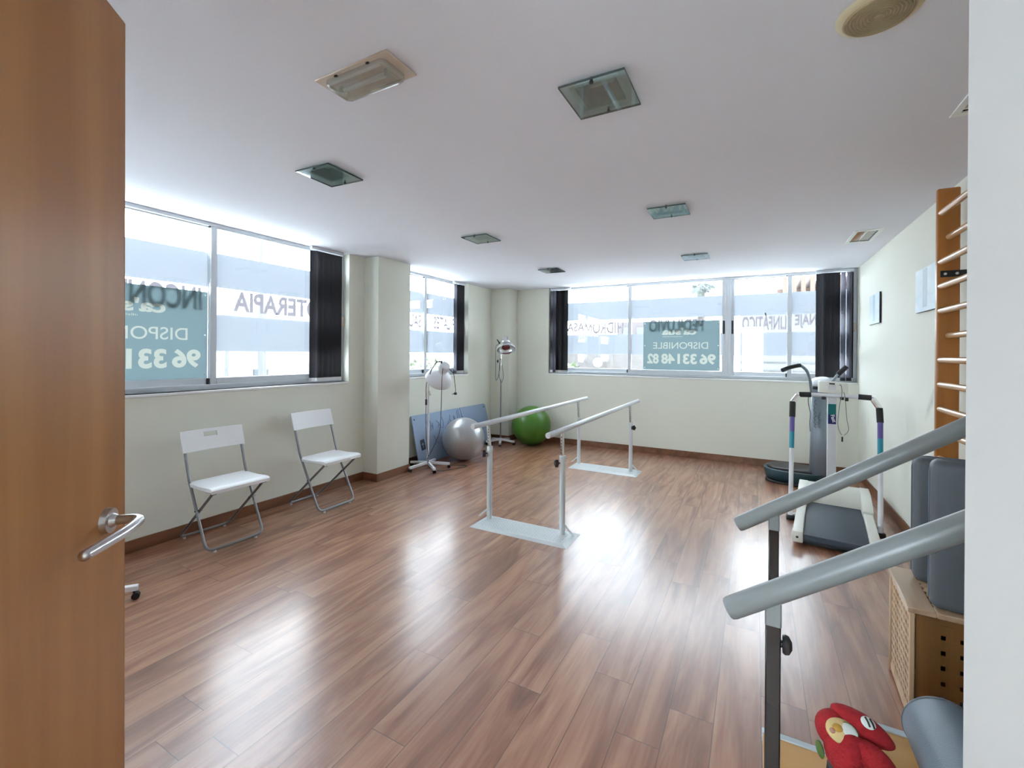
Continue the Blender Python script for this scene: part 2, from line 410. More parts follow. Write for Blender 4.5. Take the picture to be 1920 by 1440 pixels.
_txt = {}
def text_mesh(body, bold=0., ext=.0):
    k = (body, bold)
    if k in _txt: return _txt[k]
    cu = bpy.data.curves.new('lettering_curve', 'FONT'); cu.body = body; cu.size = 1.; cu.offset = bold; cu.resolution_u = 6
    o = bpy.data.objects.new('lettering_tmp', cu); COL.objects.link(o)
    dg = bpy.context.evaluated_depsgraph_get()
    me = bpy.data.meshes.new_from_object(o.evaluated_get(dg))
    bpy.data.objects.remove(o); bpy.data.curves.remove(cu)
    xs = [v.co.x for v in me.vertices]; ys = [v.co.y for v in me.vertices]
    _txt[k] = (me, min(xs), max(xs), min(ys), max(ys)); return _txt[k]
def put_word(mb, body, O, U, V, w, h, bold):
    """like put_text, but a capital M is drawn stroke by stroke"""
    i = body.find('M')
    if i < 0: return put_text(mb, body, O, U, V, w, h, bold)
    x0, x1 = text_mesh(body, 0.)[1:3]; k = w / (x1 - x0); U = Vector(U); V = Vector(V)
    e0 = text_mesh(body[:i], 0.)[2]; e1 = text_mesh(body[:i + 1], 0.)[2]; sw = .5 * (e1 - e0)
    a = e0 + .11 * (e1 - e0)
    put_text(mb, body[:i], O, U, V, (e0 - x0) * k, h, bold)
    t0, t1 = text_mesh(body[i + 1:], 0.)[1:3]
    put_text(mb, body[i + 1:], O + U * (w - (t1 - t0) * k), U, V, (t1 - t0) * k, h, bold)
    L, Rg, st = a * k - x0 * k, (e1 - x0) * k, .17 * (e1 - a) * k
    P = lambda x, y: O + U * x + V * y
    for q in ([(L, 0), (L + st, 0), (L + st, h), (L, h)], [(Rg - st, 0), (Rg, 0), (Rg, h), (Rg - st, h)]): mb.quad(*[P(*c) for c in q])
    c = (L + Rg) / 2
    mb.quad(P(L + st, h * .62), P(c, h * .12), P(c, h * .42), P(L + st, h)); mb.quad(P(Rg - st, h * .62), P(Rg - st, h), P(c, h * .42), P(c, h * .12))
def put_text(mb, body, O, U, V, w, h, bold=0., base=None):
    """lay the word on a plane: origin O = its lower left, U along the reading direction, V up, w x h overall"""
    me, x0, x1, y0, y1 = text_mesh(body, bold)
    if base is not None: y0, y1 = base
    U = Vector(U); V = Vector(V); O = Vector(O); Nn = U.cross(V)
    m = Matrix((( *U, 0), (*V, 0), (*Nn, 0), (0, 0, 0, 1))).transposed()
    m = Matrix.Translation(O) @ m @ Matrix.Diagonal((w / (x1 - x0), h / (y1 - y0), 1, 1)) @ Matrix.Translation((-x0, -y0, 0))
    mb.mesh(me, m)

def holed(mb, ranges_u, ranges_v, holes, fn, du, dv):
    """flat sheet with rectangular holes; fn(u, v) -> point"""
    us = sorted(set([ranges_u[0], ranges_u[1]] + [x for h in holes for x in h[:2]]))
    vs = sorted(set([ranges_v[0], ranges_v[1]] + [x for h in holes for x in h[2:]]))
    for a, b in zip(us, us[1:]):
        for c, d in zip(vs, vs[1:]):
            mu, mv = (a + b) / 2, (c + d) / 2
            if any(h[0] < mu < h[1] and h[2] < mv < h[3] for h in holes): continue
            mb.quad(fn(a, c), fn(b, c), fn(b, d), fn(a, d))

# ------------------------------------------------------------------ the room
LIGHTS = [(-.54, 1.70), (-2.15, 1.75), (-2.14, 3.345), (-.545, 3.30), (-2.185, 5.01), (-.55, 4.965)]
LH = .085                                    # half width of a downlight's opening
VENTS = [(.80, 4.77), (.815, 2.335)]
holes = [(x - LH, x + LH, y - LH, y + LH) for x, y in LIGHTS] + [(x - .075, x + .075, y - .20, y + .20) for x, y in VENTS]
TH = .16                                     # outer wall thickness
b = MB(); b.box((XL - TH, -2.0, -.1), (XR + TH, YB + TH, 0)); struct('floor', b, M_['floor'])
b = MB()
holed(b, (XL - TH, XR + TH), (-2.0, YB + TH), holes, lambda u, v: (u, v, H), 0, 0)
b.quad((XL - TH, -2.0, H + .16), (XR + TH, -2.0, H + .16), (XR + TH, YB + TH, H + .16), (XL - TH, YB + TH, H + .16))
for (x0, y0, x1, y1) in ((XL - TH, -2, XR + TH, -2), (XR + TH, -2, XR + TH, YB + TH), (XR + TH, YB + TH, XL - TH, YB + TH), (XL - TH, YB + TH, XL - TH, -2)):
    b.quad((x0, y0, H), (x1, y1, H), (x1, y1, H + .16), (x0, y0, H + .16))
struct('ceiling', b, M_['ceiling'])

def wall_boxes(axis, u0, u1, lo, hi, wins):
    """solid wall made of blocks around the window openings (u range, sill z, head z)"""
    mb = MB()
    def bx(a, c, z0, z1):
        if c - a < 1e-4: return
        if axis == 'Y': mb.box((lo, a, z0), (hi, c, z1))
        else: mb.box((a, lo, z0), (c, hi, z1))
    cur = u0
    for a, c, zs, zh in wins:
        bx(cur, a, 0, H)
        bx(a, c, 0, zs)
        if zh < H - .001: bx(a, c, zh, H)
        cur = c
    bx(cur, u1, 0, H)
    return mb
W1 = (-.05, 3.29); W2 = (4.0, 5.50); W3 = (-2.845, 1.035)
struct('wall_left', wall_boxes('Y', -2.0, YB + TH, XL - TH, XL, [(*W1, SILL, H), (*W2, SILL, H)]), M_['wall'])
struct('wall_back', wall_boxes('X', XL, XR + TH, YB, YB + TH, [(*W3, SILL, H)]), M_['wall'])
b = MB(); b.box((XR, -2.0, 0), (XR + TH, YB, H)); struct('wall_right', b, M_['wall_r'])
b = MB(); b.box((.25, -.2, 0), (XR, .83, H), .006); struct('wall_partition', b, M_['nib'])
b = MB(); b.box((XL, -.20, 0), (-.78, -.12, H)); b.box((-.78, -.20, 2.13), (.25, -.12, H)); struct('wall_front', b, M_['nib'])
b = MB()
for lo, hi in (((XL, -2.0, 0), (XR, -1.9, .8)), ((XL, -2.0, .8), (-1.0, -1.9, H)), ((.25, -2.0, .8), (XR, -1.9, H)), ((-1.0, -2.0, 2.3), (.25, -1.9, H))): b.box(lo, hi)
struct('wall_corridor', b, M_['nib'])
PX = -3.53
b = MB(); b.box((XL, 3.50, 0), (PX, 4.0, H), .004); struct('wall_pillar', b, M_['wall'])
b = MB(); b.box((XL, 6.15, 0), (-3.40, YB, H), .004); struct('wall_pillar', b, M_['wall'])
# skirting
BH, BT = .085, .012
def skirt(name, boxes):
    mb = MB()
    for lo, hi in boxes: mb.box(lo, hi, .003, 1)
    struct(name, mb, M_['base'])
skirt('baseboard_left', [((XL, -.1, 0), (XL + BT, 3.5 , BH)), ((XL, 4.0, 0), (XL + BT, 6.15, BH))])
skirt('baseboard_pillar', [((XL + BT, 3.5 - BT, 0), (PX + BT, 3.5, BH)), ((PX, 3.5, 0), (PX + BT, 4.0, BH)), ((XL + BT, 4.0, 0), (PX + BT, 4.0 + BT, BH)),
                           ((XL + BT, 6.15 - BT, 0), (-3.40 + BT, 6.15, BH)), ((-3.40, 6.15, 0), (-3.40 + BT, YB - BT, BH))])
skirt('baseboard_back', [((-3.40 + BT, YB - BT, 0), (XR - BT, YB, BH))])
skirt('baseboard_right', [((XR - BT, .83, 0), (XR, YB, BH))])

# ------------------------------------------------------------------ windows
def LW(u, d, z): return (XL - d, u, z)
def BW(u, d, z): return (u, YB + d, z)
def wbox(mb, F, u0, u1, d0, d1, z0, z1, bev=.003):
    p, q = F(u0, d0, z0), F(u1, d1, z1)
    mb.box([min(a, c) for a, c in zip(p, q)], [max(a, c) for a, c in zip(p, q)], bev, 1)
Z0, Z1 = SILL, H
FILM = ((1.895, 2.171), (1.379, 1.675))
def window(name, F, u0, u1, sashes, split=None, board=None):
    """sashes: (u0, u1, front?, words, clip_lo, clip_hi) ; F maps along/outward/up"""
    mb = MB()
    cuts = [u0] + ([split] if split else []) + [u1]
    for a, c in zip(cuts, cuts[1:]):
        wbox(mb, F, a, c, .085, .150, Z0, Z0 + .04); wbox(mb, F, a, c, .085, .150, Z1 - .028, Z1)
        wbox(mb, F, a, a + .035, .085, .150, Z0 + .04, Z1 - .028); wbox(mb, F, c - .035, c, .085, .150, Z0 + .04, Z1 - .028)
    for k in range(2): wbox(mb, F, u0, u1, .082, .088, Z0 + .012 + .014 * k, Z0 + .016 + .014 * k, 0)
    root = struct(name, mb, M_['alu'])
    mb = MB(); wbox(mb, F, u0, u1, -.012, .085, Z0 - .022, Z0, .004); mb.build('window_sill', M_['alu_w'], root)
    for (a, c, front, words, latch) in sashes:
        d = .088 if front else .116
        zb, zt = Z0 + .036, Z1 - .026
        st = .048
        mb = MB()
        wbox(mb, F, a, a + st, d, d + .026, zb, zt); wbox(mb, F, c - st, c, d, d + .026, zb, zt)
        wbox(mb, F, a + st, c - st, d, d + .026, zb, zb + .055); wbox(mb, F, a + st, c - st, d, d + .026, zt - .012, zt)
        sash = mb.build('sash', M_['alu'], root)
        g = MB(); wbox(g, F, a + st - .004, c - st + .004, d + .012, d + .016, zb + .05, zt - .01, 0); g.build('pane', M_['pane'], sash)
        f = MB()
        sheet = lambda e0, e1, z0, z1: f.quad(F(e0, d + .0178, z0), F(e1, d + .0178, z0), F(e1, d + .0178, z1), F(e0, d + .0178, z1))
        for z0, z1 in FILM:
            if board and a < board[0] < c and z1 < board[2]:
                for e0, e1 in ((a + st, board[0]), (board[1], c - st)):
                    if e1 - e0 > .004: sheet(e0, e1, z0, z1)
            else: sheet(a + st, c - st, z0, z1)
        f.build('frosted_film', M_['film'], sash)
        t = MB(); n = 0
        for (w, first, last, z0, z1) in words:      # first letter's outer edge, last letter's outer edge
            n += 1; width = abs(last - first); sg = 1 if last > first else -1
            O = Vector(F(first, d + .0178, z0)); U = Vector(F(first + sg, 0, 0)) - Vector(F(first, 0, 0))
            put_word(t, w, O, U, (0, 0, 1), width, z1 - z0, .03)
        if n:
            # keep only what lies on this sash
            lo, hi = a + st + .002, c - st - .002
            ax = Vector(F(1, 0, 0)) - Vector(F(0, 0, 0))
            for lim, sgn in ((lo, 1), (hi, -1)):
                bmesh.ops.bisect_plane(t.bm, geom=list(t.bm.verts) + list(t.bm.edges) + list(t.bm.faces), plane_co=Vector(F(lim, 0, 0)), plane_no=ax * -sgn, clear_outer=True)
            if len(t.bm.faces): t.build('lettering', M_['letters'], sash)
        if front:
            s_ = MB(); wbox(s_, F, a - .016, a - .002, d + .002, d + .024, zb, zb + .05, 0); wbox(s_, F, a - .012, a - .002, d + .002, d + .02, zt - .015, zt, 0); s_.build('bumper', M_['black'], sash, split=True)
        if latch is not None:
            h = MB(); wbox(h, F, latch - .012, latch + .012, d - .008, d, 1.66, 1.835, .006); h.build('latch', M_['black'], sash)
    return root
TZ = (1.688, 1.862)
window('window_1', LW, W1[0], W1[1], [(-.015, .94, True, [], None), (.895, 2.03, False, [('INCONTINENCIA', 1.935, .80, 1.70, 1.885)], None),  # first sash, unseen behind the door, is added to let in more light
                                      (1.985, 3.255, True, [('FISIOTERAPIA', 3.265, 2.172, 1.712, 1.885)], None)], board=(.995, 1.98, 1.85))
w2 = window('window_2', LW, W2[0], W2[1], [(4.035, 4.70, False, [('SAUNA', 4.60, 4.16, 1.705, 1.88)], None),
                                      (4.61, 5.465, True, [('PILATES', 5.31, 4.82, 1.705, 1.88)], None)])
window('window_3', BW, W3[0], W3[1], [(-2.81, -1.585, False, [('HIDROMASAJE', -1.707, -2.70, *TZ)], None),
                                      (-1.63, -.345, True, [('PEDILUVIO', -.62, -1.335, 1.70, 1.875)], -.37),
                                      (-.295, .395, False, [('LINFÁTICO', .337, -.155, 1.705, 1.925)], -.268),
                                      (.345, 1.0, True, [('DRENAJE', .84, .425, 1.715, 1.89)], None)], split=-.32, board=(-1.41, -.415, 1.845))
def CW(u, d, z): return (u, -1.9 - d, z)
mb = MB()
for x in (-.975, -.375, .225): wbox(mb, CW, x - .025, x + .025, .03, .08, .8, 2.3)
wbox(mb, CW, -1.0, .25, .03, .08, .8, .85); wbox(mb, CW, -1.0, .25, .03, .08, 2.25, 2.3)
wc = struct('added_fill_window', mb, M_['alu'])  # window added behind the camera to brighten the room
mb = MB(); wbox(mb, CW, -1.0, .25, .05, .054, .82, 2.28, 0); mb.build('pane', M_['pane'], wc)
def crank(F, u, z, root):
    m = MB(); wbox(m, F, u - .012, u + .012, .06, .085, z - .05, z + .05, .006); m.build('crank_handle', M_['beige'], root)
crank(LW, 3.268, 1.70, bpy.data.objects['window_1']); crank(LW, 5.478, 1.70, w2); crank(BW, 1.012, 1.72, bpy.data.objects['window_3'])

# boards fixed to the inner face of the glass, printed to be read from the street
def cut_board(words, rects, w, h):
    """printed sheet w x h: returns (ground bmesh, lettering bmesh), split along the outlines of the letters"""
    t = MB()
    for (body, f0, f1, g0, g1, bold) in words: put_text(t, body, (f0 * w, g0 * h, 0), (1, 0, 0), (0, 1, 0), (f1 - f0) * w, (g1 - g0) * h, bold)
    for (x0, y0, x1, y1) in rects: t.quad((x0, y0, 0), (x1, y0, 0), (x1, y1, 0), (x0, y1, 0))
    bmesh.ops.remove_doubles(t.bm, verts=list(t.bm.verts), dist=1e-6)
    t.bm.verts.index_update()
    V = [Vector((v.co.x, v.co.y)) for v in t.bm.verts]; n0 = len(V)
    V += [Vector(p) for p in ((0, 0), (w, 0), (w, h), (0, h))]
    Fc = [[n0, n0 + 1, n0 + 2, n0 + 3]]
    for f in t.bm.faces:
        ix = [v.index for v in f.verts]
        ar = sum(V[a].x * V[b_].y - V[b_].x * V[a].y for a, b_ in zip(ix, ix[1:] + ix[:1]))
        if abs(ar) > 1e-7: Fc.append(ix if ar > 0 else ix[::-1])
    vo, eo, fo, _, _, of = delaunay_2d_cdt(V, [], Fc, 1, 1e-6)
    t.bm.free(); A, B = bmesh.new(), bmesh.new()
    for q in (A, B):
        vs = [q.verts.new((p.x, p.y, 0)) for p in vo]
        for f, o in zip(fo, of):
            if (len(o) > 1 or (len(o) == 1 and o[0] != 0)) == (q is B): q.faces.new([vs[i] for i in f])
        bmesh.ops.delete(q, geom=[v for v in q.verts if not v.link_faces], context='VERTS')
    return A, B
def sale_sign(F, d, u0, u1, z0, z1, label):
    root = thing('estate_sign', label, 'sign', F((u0 + u1) / 2, d, z0), 0, 'DISPONIBLE boards on the windows')
    w = u1 - u0; h = z1 - z0
    words = (("ca'sua", .295, .745, .72, .865, .035), ('DISPONIBLE', .145, .865, .435, .57, .004), ('96', .05, .25, .125, .335, .04),
             ('331', .285, .535, .125, .335, .04), ('48', .57, .75, .125, .335, .04), ('82', .785, .945, .125, .335, .04))
    rects = []
    for k in range(26):
        x = (.47 + k * .0105) * w; rects.append((x, .675 * h, x + .0035 + .003 * ((k * 7) % 5) / 5, (.69 + .003 * ((k * 5) % 4)) * h))
    O = Vector(F(u1, d, z0)); U = Vector(F(u1 - 1, d, z0)) - O; V = Vector((0, 0, 1)); Nn = U.cross(V)
    mt = Matrix.Translation(O) @ Matrix(((*U, 0), (*V, 0), (*Nn, 0), (0, 0, 0, 1))).transposed()
    A, B = cut_board(words, rects, w, h)
    for nm, bm, mk in (('board', A, 'sign'), ('lettering', B, 'signtxt')):
        m = MB(); bm.transform(mt); m.bm.free(); m.bm = bm; m.build(nm, M_[mk], root)
    s_ = MB(); inn = (Vector(F(0, -1, 0)) - Vector(F(0, 0, 0)))
    for f in (.02, .98):
        for g in (.04, .5, .96):
            p = mt @ Vector((f * w, g * h, 0)) + inn * .0015; s_.cyl(p, p + inn * .003, .007, n=12)
    s_.build('screw', M_['whiteplastic'], root, split=True)
sale_sign(LW, .1225, .995, 1.98, 1.163, 1.85, 'green DISPONIBLE phone number board on the left window, half behind the open door')
sale_sign(BW, .0945, -1.41, -.415, 1.168, 1.845, 'green DISPONIBLE phone number board seen whole on the back window')

# vertical blinds: packed fabric slats, each slat its own part
def blind(F, slats, rail, label, wdt=.085):
    root = thing('vertical_blind', label, 'blind', F((rail[0] + rail[1]) / 2, .04, H), 0, 'bunched dark vertical blinds')
    m = MB(); wbox(m, F, rail[0], rail[1], .022, .06, H - .03, H - .002, .004); m.build('headrail', M_['alu'], root)
    for (u, ang, w, lit) in slats:
        m = MB(); n = 5; top, bot = H - .04, 1.125
        pts = []
        for i in range(n):
            s_ = (i / (n - 1) - .5) * w; bulge = .006 * (1 - (2 * i / (n - 1) - 1) ** 2)
            pts.append((u + s_ * math.cos(ang) - bulge * math.sin(ang), .042 + s_ * math.sin(ang) + bulge * math.cos(ang)))
        for (a, c), (e, g) in zip(pts, pts[1:]):
            m.quad(F(a, c, bot), F(e, g, bot), F(e, g, top), F(a, c, top))
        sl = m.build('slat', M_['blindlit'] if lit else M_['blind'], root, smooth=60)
        k = MB()
        for (a, c), (e, g) in zip(pts, pts[1:]):
            k.quad(F(a, c, bot - .034), F(e, g, bot - .034), F(e, g, bot + .002), F(a, c, bot + .002))
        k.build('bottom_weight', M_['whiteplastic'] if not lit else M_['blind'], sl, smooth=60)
    return root
def pack(a, c, n, ang, w, jit=.06):
    return [(a + (c - a) * (i + .5) / n, ang + random.uniform(-jit, jit), w, False) for i in range(n)]
blind(LW, pack(2.885, 3.195, 13, R_(-42), .074), (2.86, 3.24), 'dark vertical blind bunched at the window behind the two chairs')
blind(LW, pack(5.27, 5.40, 7, R_(-50), .07) + [(5.23, R_(75), .075, True), (5.42, R_(80), .06, True)], (5.18, 5.44), 'dark vertical blind bunched at the narrow window by the pillar')
blind(BW, [(-2.815, R_(80), .08, False), (-2.765, R_(70), .075, True)] + [(-2.715, R_(65), .075, False)] + pack(-2.685, -2.555, 7, R_(-35), .08), (-2.83, -2.50), 'dark vertical blind bunched at the left end of the back window')
blind(BW, pack(.66, .845, 9, R_(-35), .085) + [(.90, R_(-25), .05, True), (.957, R_(-25), .05, True), (.99, R_(70), .07, False)], (.63, 1.0), 'dark vertical blind bunched behind the treadmill and vibration plate')

# ------------------------------------------------------------------ open door
hinge = Vector((-.715, -.085, 0)); free = Vector((-1.262, .462, 0))
dv = free - hinge; DL = dv.length; drot = math.atan2(dv.y, dv.x)
DH = 2.095
b = MB(); b.box((0, -.02, .008), (DL, .02, DH), .003, 1)
door = b.build('door_1', M_['door'], None); door['kind'] = 'structure'
door.location = hinge; door.rotation_euler = (0, R_(-.75), drot)
def dpart(mb, name, m, parent): return mb.build(name, m, parent, world=False)
m = MB(); m.box((DL - .0005, -.0195, .01), (DL + .0025, .0195, DH - .002), .001, 1); dpart(m, 'edge_strip', M_['doorrim'], door)
for sd in (-1,):
    hx, hz = DL - .072, 1.015
    y0 = .02 * sd
    m = MB(); m.cyl((hx, y0, hz), (hx, y0 + .011 * sd, hz), .027, .025, 36)
    m.cyl((hx, y0 + .011 * sd, hz), (hx, y0 + .02 * sd, hz), .015, .011, 24)
    rose = dpart(m, 'handle_rosette', M_['steel'], door)
    m = MB(); m.tube([(hx, y0 + .015 * sd, hz), (hx, y0 + .064 * sd, hz), (hx - .065, y0 + .068 * sd, hz - .001), (hx - .166, y0 + .050 * sd, hz - .004)], .0098, 16, .032, fn=8)
    m.ball((hx - .166, y0 + .050 * sd, hz - .004), .0098, 16)
    dpart(m, 'door_handle', M_['steel'], door)

# ------------------------------------------------------------------ ceiling fixtures
def downlight(x, y, label):
    root = thing('ceiling_downlight', label, 'ceiling light', (x, y, H), 0, 'square glass downlights')
    m = MB()
    # recessed pan with open underside
    a = LH - .001
    for sx, sy in ((1, 0), (-1, 0), (0, 1), (0, -1)):
        if sx: m.quad((sx * a, -a, .0), (sx * a, a, .0), (sx * a * .8, a * .8, .11), (sx * a * .8, -a * .8, .11))
        else: m.quad((-a, sy * a, .0), (a, sy * a, .0), (a * .8, sy * a * .8, .11), (-a * .8, sy * a * .8, .11))
    m.quad((-a * .8, -a * .8, .11), (a * .8, -a * .8, .11), (a * .8, a * .8, .11), (-a * .8, a * .8, .11))
    m.build('reflector', M_['lightpan'], root, world=False)
    m = MB()
    for lo, hi in (((-.098, -.098), (.098, -.082)), ((-.098, .082), (.098, .098)), ((-.098, -.082), (-.082, .082)), ((.082, -.082), (.098, .082))):
        m.box((*lo, -.009), (*hi, -.0005), .002, 1)
    m.build('trim_ring', M_['lighttrim'], root, world=False)
    m = MB()
    for s_ in (-.03, .03): m.cyl((-.06, s_, .055), (.05, s_, .055), .009, n=12)
    m.build('lamp_tube', M_['tube'], root, world=False, split=True)
    m = MB(); m.box((-.126, -.128, -.0185), (.126, .128, -.0112)); g = m.build('glass_plate', M_['lightglass'], root, world=False)
    m = MB()
    for lo, hi in (((-.1265, -.1285), (.1265, -.1265)), ((-.1265, .1265), (.1265, .1285)), ((-.1268, -.1265), (-.1252, .1265)), ((.1252, -.1265), (.1268, .1265))):
        m.box((*lo, -.0187), (*hi, -.011))
    m.build('glass_edge', M_['lightglass_edge'], g, world=False)
    for s_ in (-.112, .112):
        m = MB(); m.cyl((0, s_, -.022), (0, s_, -.002), .005, n=14); m.cyl((0, s_, -.023), (0, s_, -.019), .008, n=14); m.build('glass_screw', M_['black'], root, world=False)
    return root
LL = ['square glass downlight nearest the doorway in the right row, streaked with a bright reflection',
      'square glass downlight nearest the doorway in the left row, one corner shining white',
      'dull green middle square glass downlight of the left row',
      'middle square glass downlight of the right row, mirroring window lettering',
      'small square glass downlight farthest away in the left row, near the back left corner',
      'bright white-looking square glass downlight closest to the back window in the right row']
dl0 = downlight(*LIGHTS[0], LL[0])
for (x, y), l in zip(LIGHTS[1:], LL[1:]): dup(dl0, l, loc=(x, y, H), rotz=R_(3) if (x, y) == LIGHTS[1] else 0)

def louver(x, y, label):
    root = thing('louver_light', label, 'ceiling light', (x, y, H), 0, 'slim louvre lights')
    m = MB()
    for lo, hi in (((-.098, -.228), (.098, -.195)), ((-.098, .195), (.098, .228)), ((-.098, -.195), (-.07, .195)), ((.07, -.195), (.098, .195))):
        m.box((*lo, -.008), (*hi, -.0005), .002, 1)
    m.build('frame', M_['lighttrim'], root, world=False)
    m = MB(); m.box((-.074, -.199, .115), (.074, .199, .12)); 
    for s_ in (-1, 1): m.box((s_ * .074 - .001, -.199, .0), (s_ * .074 + .001, .199, .115)); m.box((-.074, s_ * .199 - .001, 0), (.074, s_ * .199 + .001, .115))
    m.build('housing', M_['black'], root, world=False)
    m = MB(); m.box((-.003, -.195, .0), (.003, .195, .05))
    for k in range(9):
        y_ = -.19 + k * .0475
        for s_ in (-1, 1):
            m.quad((s_ * .004, y_ - .012, .05), (s_ * .072, y_ - .012, .05), (s_ * .072, y_, .002), (s_ * .004, y_, .002))
            m.quad((s_ * .004, y_ + .012, .05), (s_ * .072, y_ + .012, .05), (s_ * .072, y_, .002), (s_ * .004, y_, .002))
    m.build('louver', M_['chrome'], root, world=False)
    return root
lv = louver(*VENTS[0], 'slim louvre light with dark cells, near the back right corner above the treadmill')
dup(lv, 'slim louvre light mostly hidden by the partition, above the wall bars', loc=(*VENTS[1], H))

# emergency light: beige plate, clear bulging lens
root = thing('emergency_light', 'oblong emergency light with yellowed plate and clear bulging lens', 'ceiling light', (-1.283, 1.196, H))
m = MB(); m.box((-.182, -.079, -.008), (.182, .079, -.0005), .003, 1); m.build('mounting_plate', M_['beige'], root, world=False)
m = MB()
rings = []
for (f, z) in ((1., -.008), (1., -.019), (.965, -.028), (.88, -.034), (.75, -.036)):
    hw, hh, rc = .15 - (1 - f) * .075, .062 - (1 - f) * .075, .02 * f + .004
    ring = []
    for q, (cx, cy) in enumerate(((hw - rc, hh - rc), (-hw + rc, hh - rc), (-hw + rc, -hh + rc), (hw - rc, -hh + rc))):
        for j in range(6):
            a = q * PI / 2 + j / 5 * PI / 2; ring.append((cx + rc * math.cos(a), cy + rc * math.sin(a), z))
    rings.append([m.bm.verts.new(p) for p in ring])
for a, c in zip(rings, rings[1:]):
    n = len(a)
    for i in range(n): m.bm.faces.new((a[i], a[(i + 1) % n], c[(i + 1) % n], c[i]))
m.bm.faces.new(rings[-1]); bmesh.ops.recalc_face_normals(m.bm, faces=list(m.bm.faces))
m.build('lens', M_['lens'], root, world=False)
m = MB(); m.cyl((-.11, 0, -.022), (.11, 0, -.022), .009, n=14); m.build('lamp_tube', M_['tube'], root, world=False, split=True)
m = MB()
for s_ in (-1, 1): m.box((s_ * .115 - .008, -.014, -.034), (s_ * .115 + .008, .014, -.009), .002, 1)
m.build('lamp_holder', M_['lightpan'], root, world=False, split=True)
m = MB()
for s_ in (-.08, .08): m.box((s_ - .006, -.068, -.013), (s_ + .006, -.062, -.008))
m.build('clip', M_['black'], root, world=False, split=True)

# round ceiling speaker
root = thing('ceiling_speaker', 'round beige ceiling loudspeaker with ribbed grille', 'speaker', (.315, 1.685, H))
m = MB(); m.lathe([(.082, -.012), (.088, -.014), (.098, -.010), (.105, -.004), (.106, -.0005)], n=64, cap0=True); m.build('bezel', M_['spk'], root, world=False)
m = MB()
for k in range(9):
    r = .012 + k * .0085
    m.lathe([(r, -.0125), (r + .0015, -.0175), (r + .0035, -.0175), (r + .005, -.0125)], n=48)
m.build('grille', M_['spkdark'], root, world=False)

# ------------------------------------------------------------------ pictures on the right wall
def picture(y0, y1, z0, z1, label):
    root = thing('picture_frame', label, 'picture', (XR, (y0 + y1) / 2, z0), 0, 'clip framed prints')
    m = MB(); m.box((XR - .016, y0, z0), (XR - .004, y1, z1), .002, 1); m.build('backing', M_['black'], root)
    m = MB(); m.box((XR - .0185, y0 + .003, z0 + .002), (XR - .0162, y1 - .003, z1 - .002)); m.build('print', M_['picture'], root)
    m = MB(); m.box((XR - .0192, y0 + (y1 - y0) * .42, z0 + .03), (XR - .0186, y0 + (y1 - y0) * .62, z1 - .01)); m.build('print_band', M_['picband'], root)
picture(5.375, 5.80, 1.70, 1.995, 'pale blue unframed print on the right wall, the one nearer the back window')
picture(3.86, 4.285, 1.695, 2.0, 'pale blue print on the right wall half hidden by the wall bars')

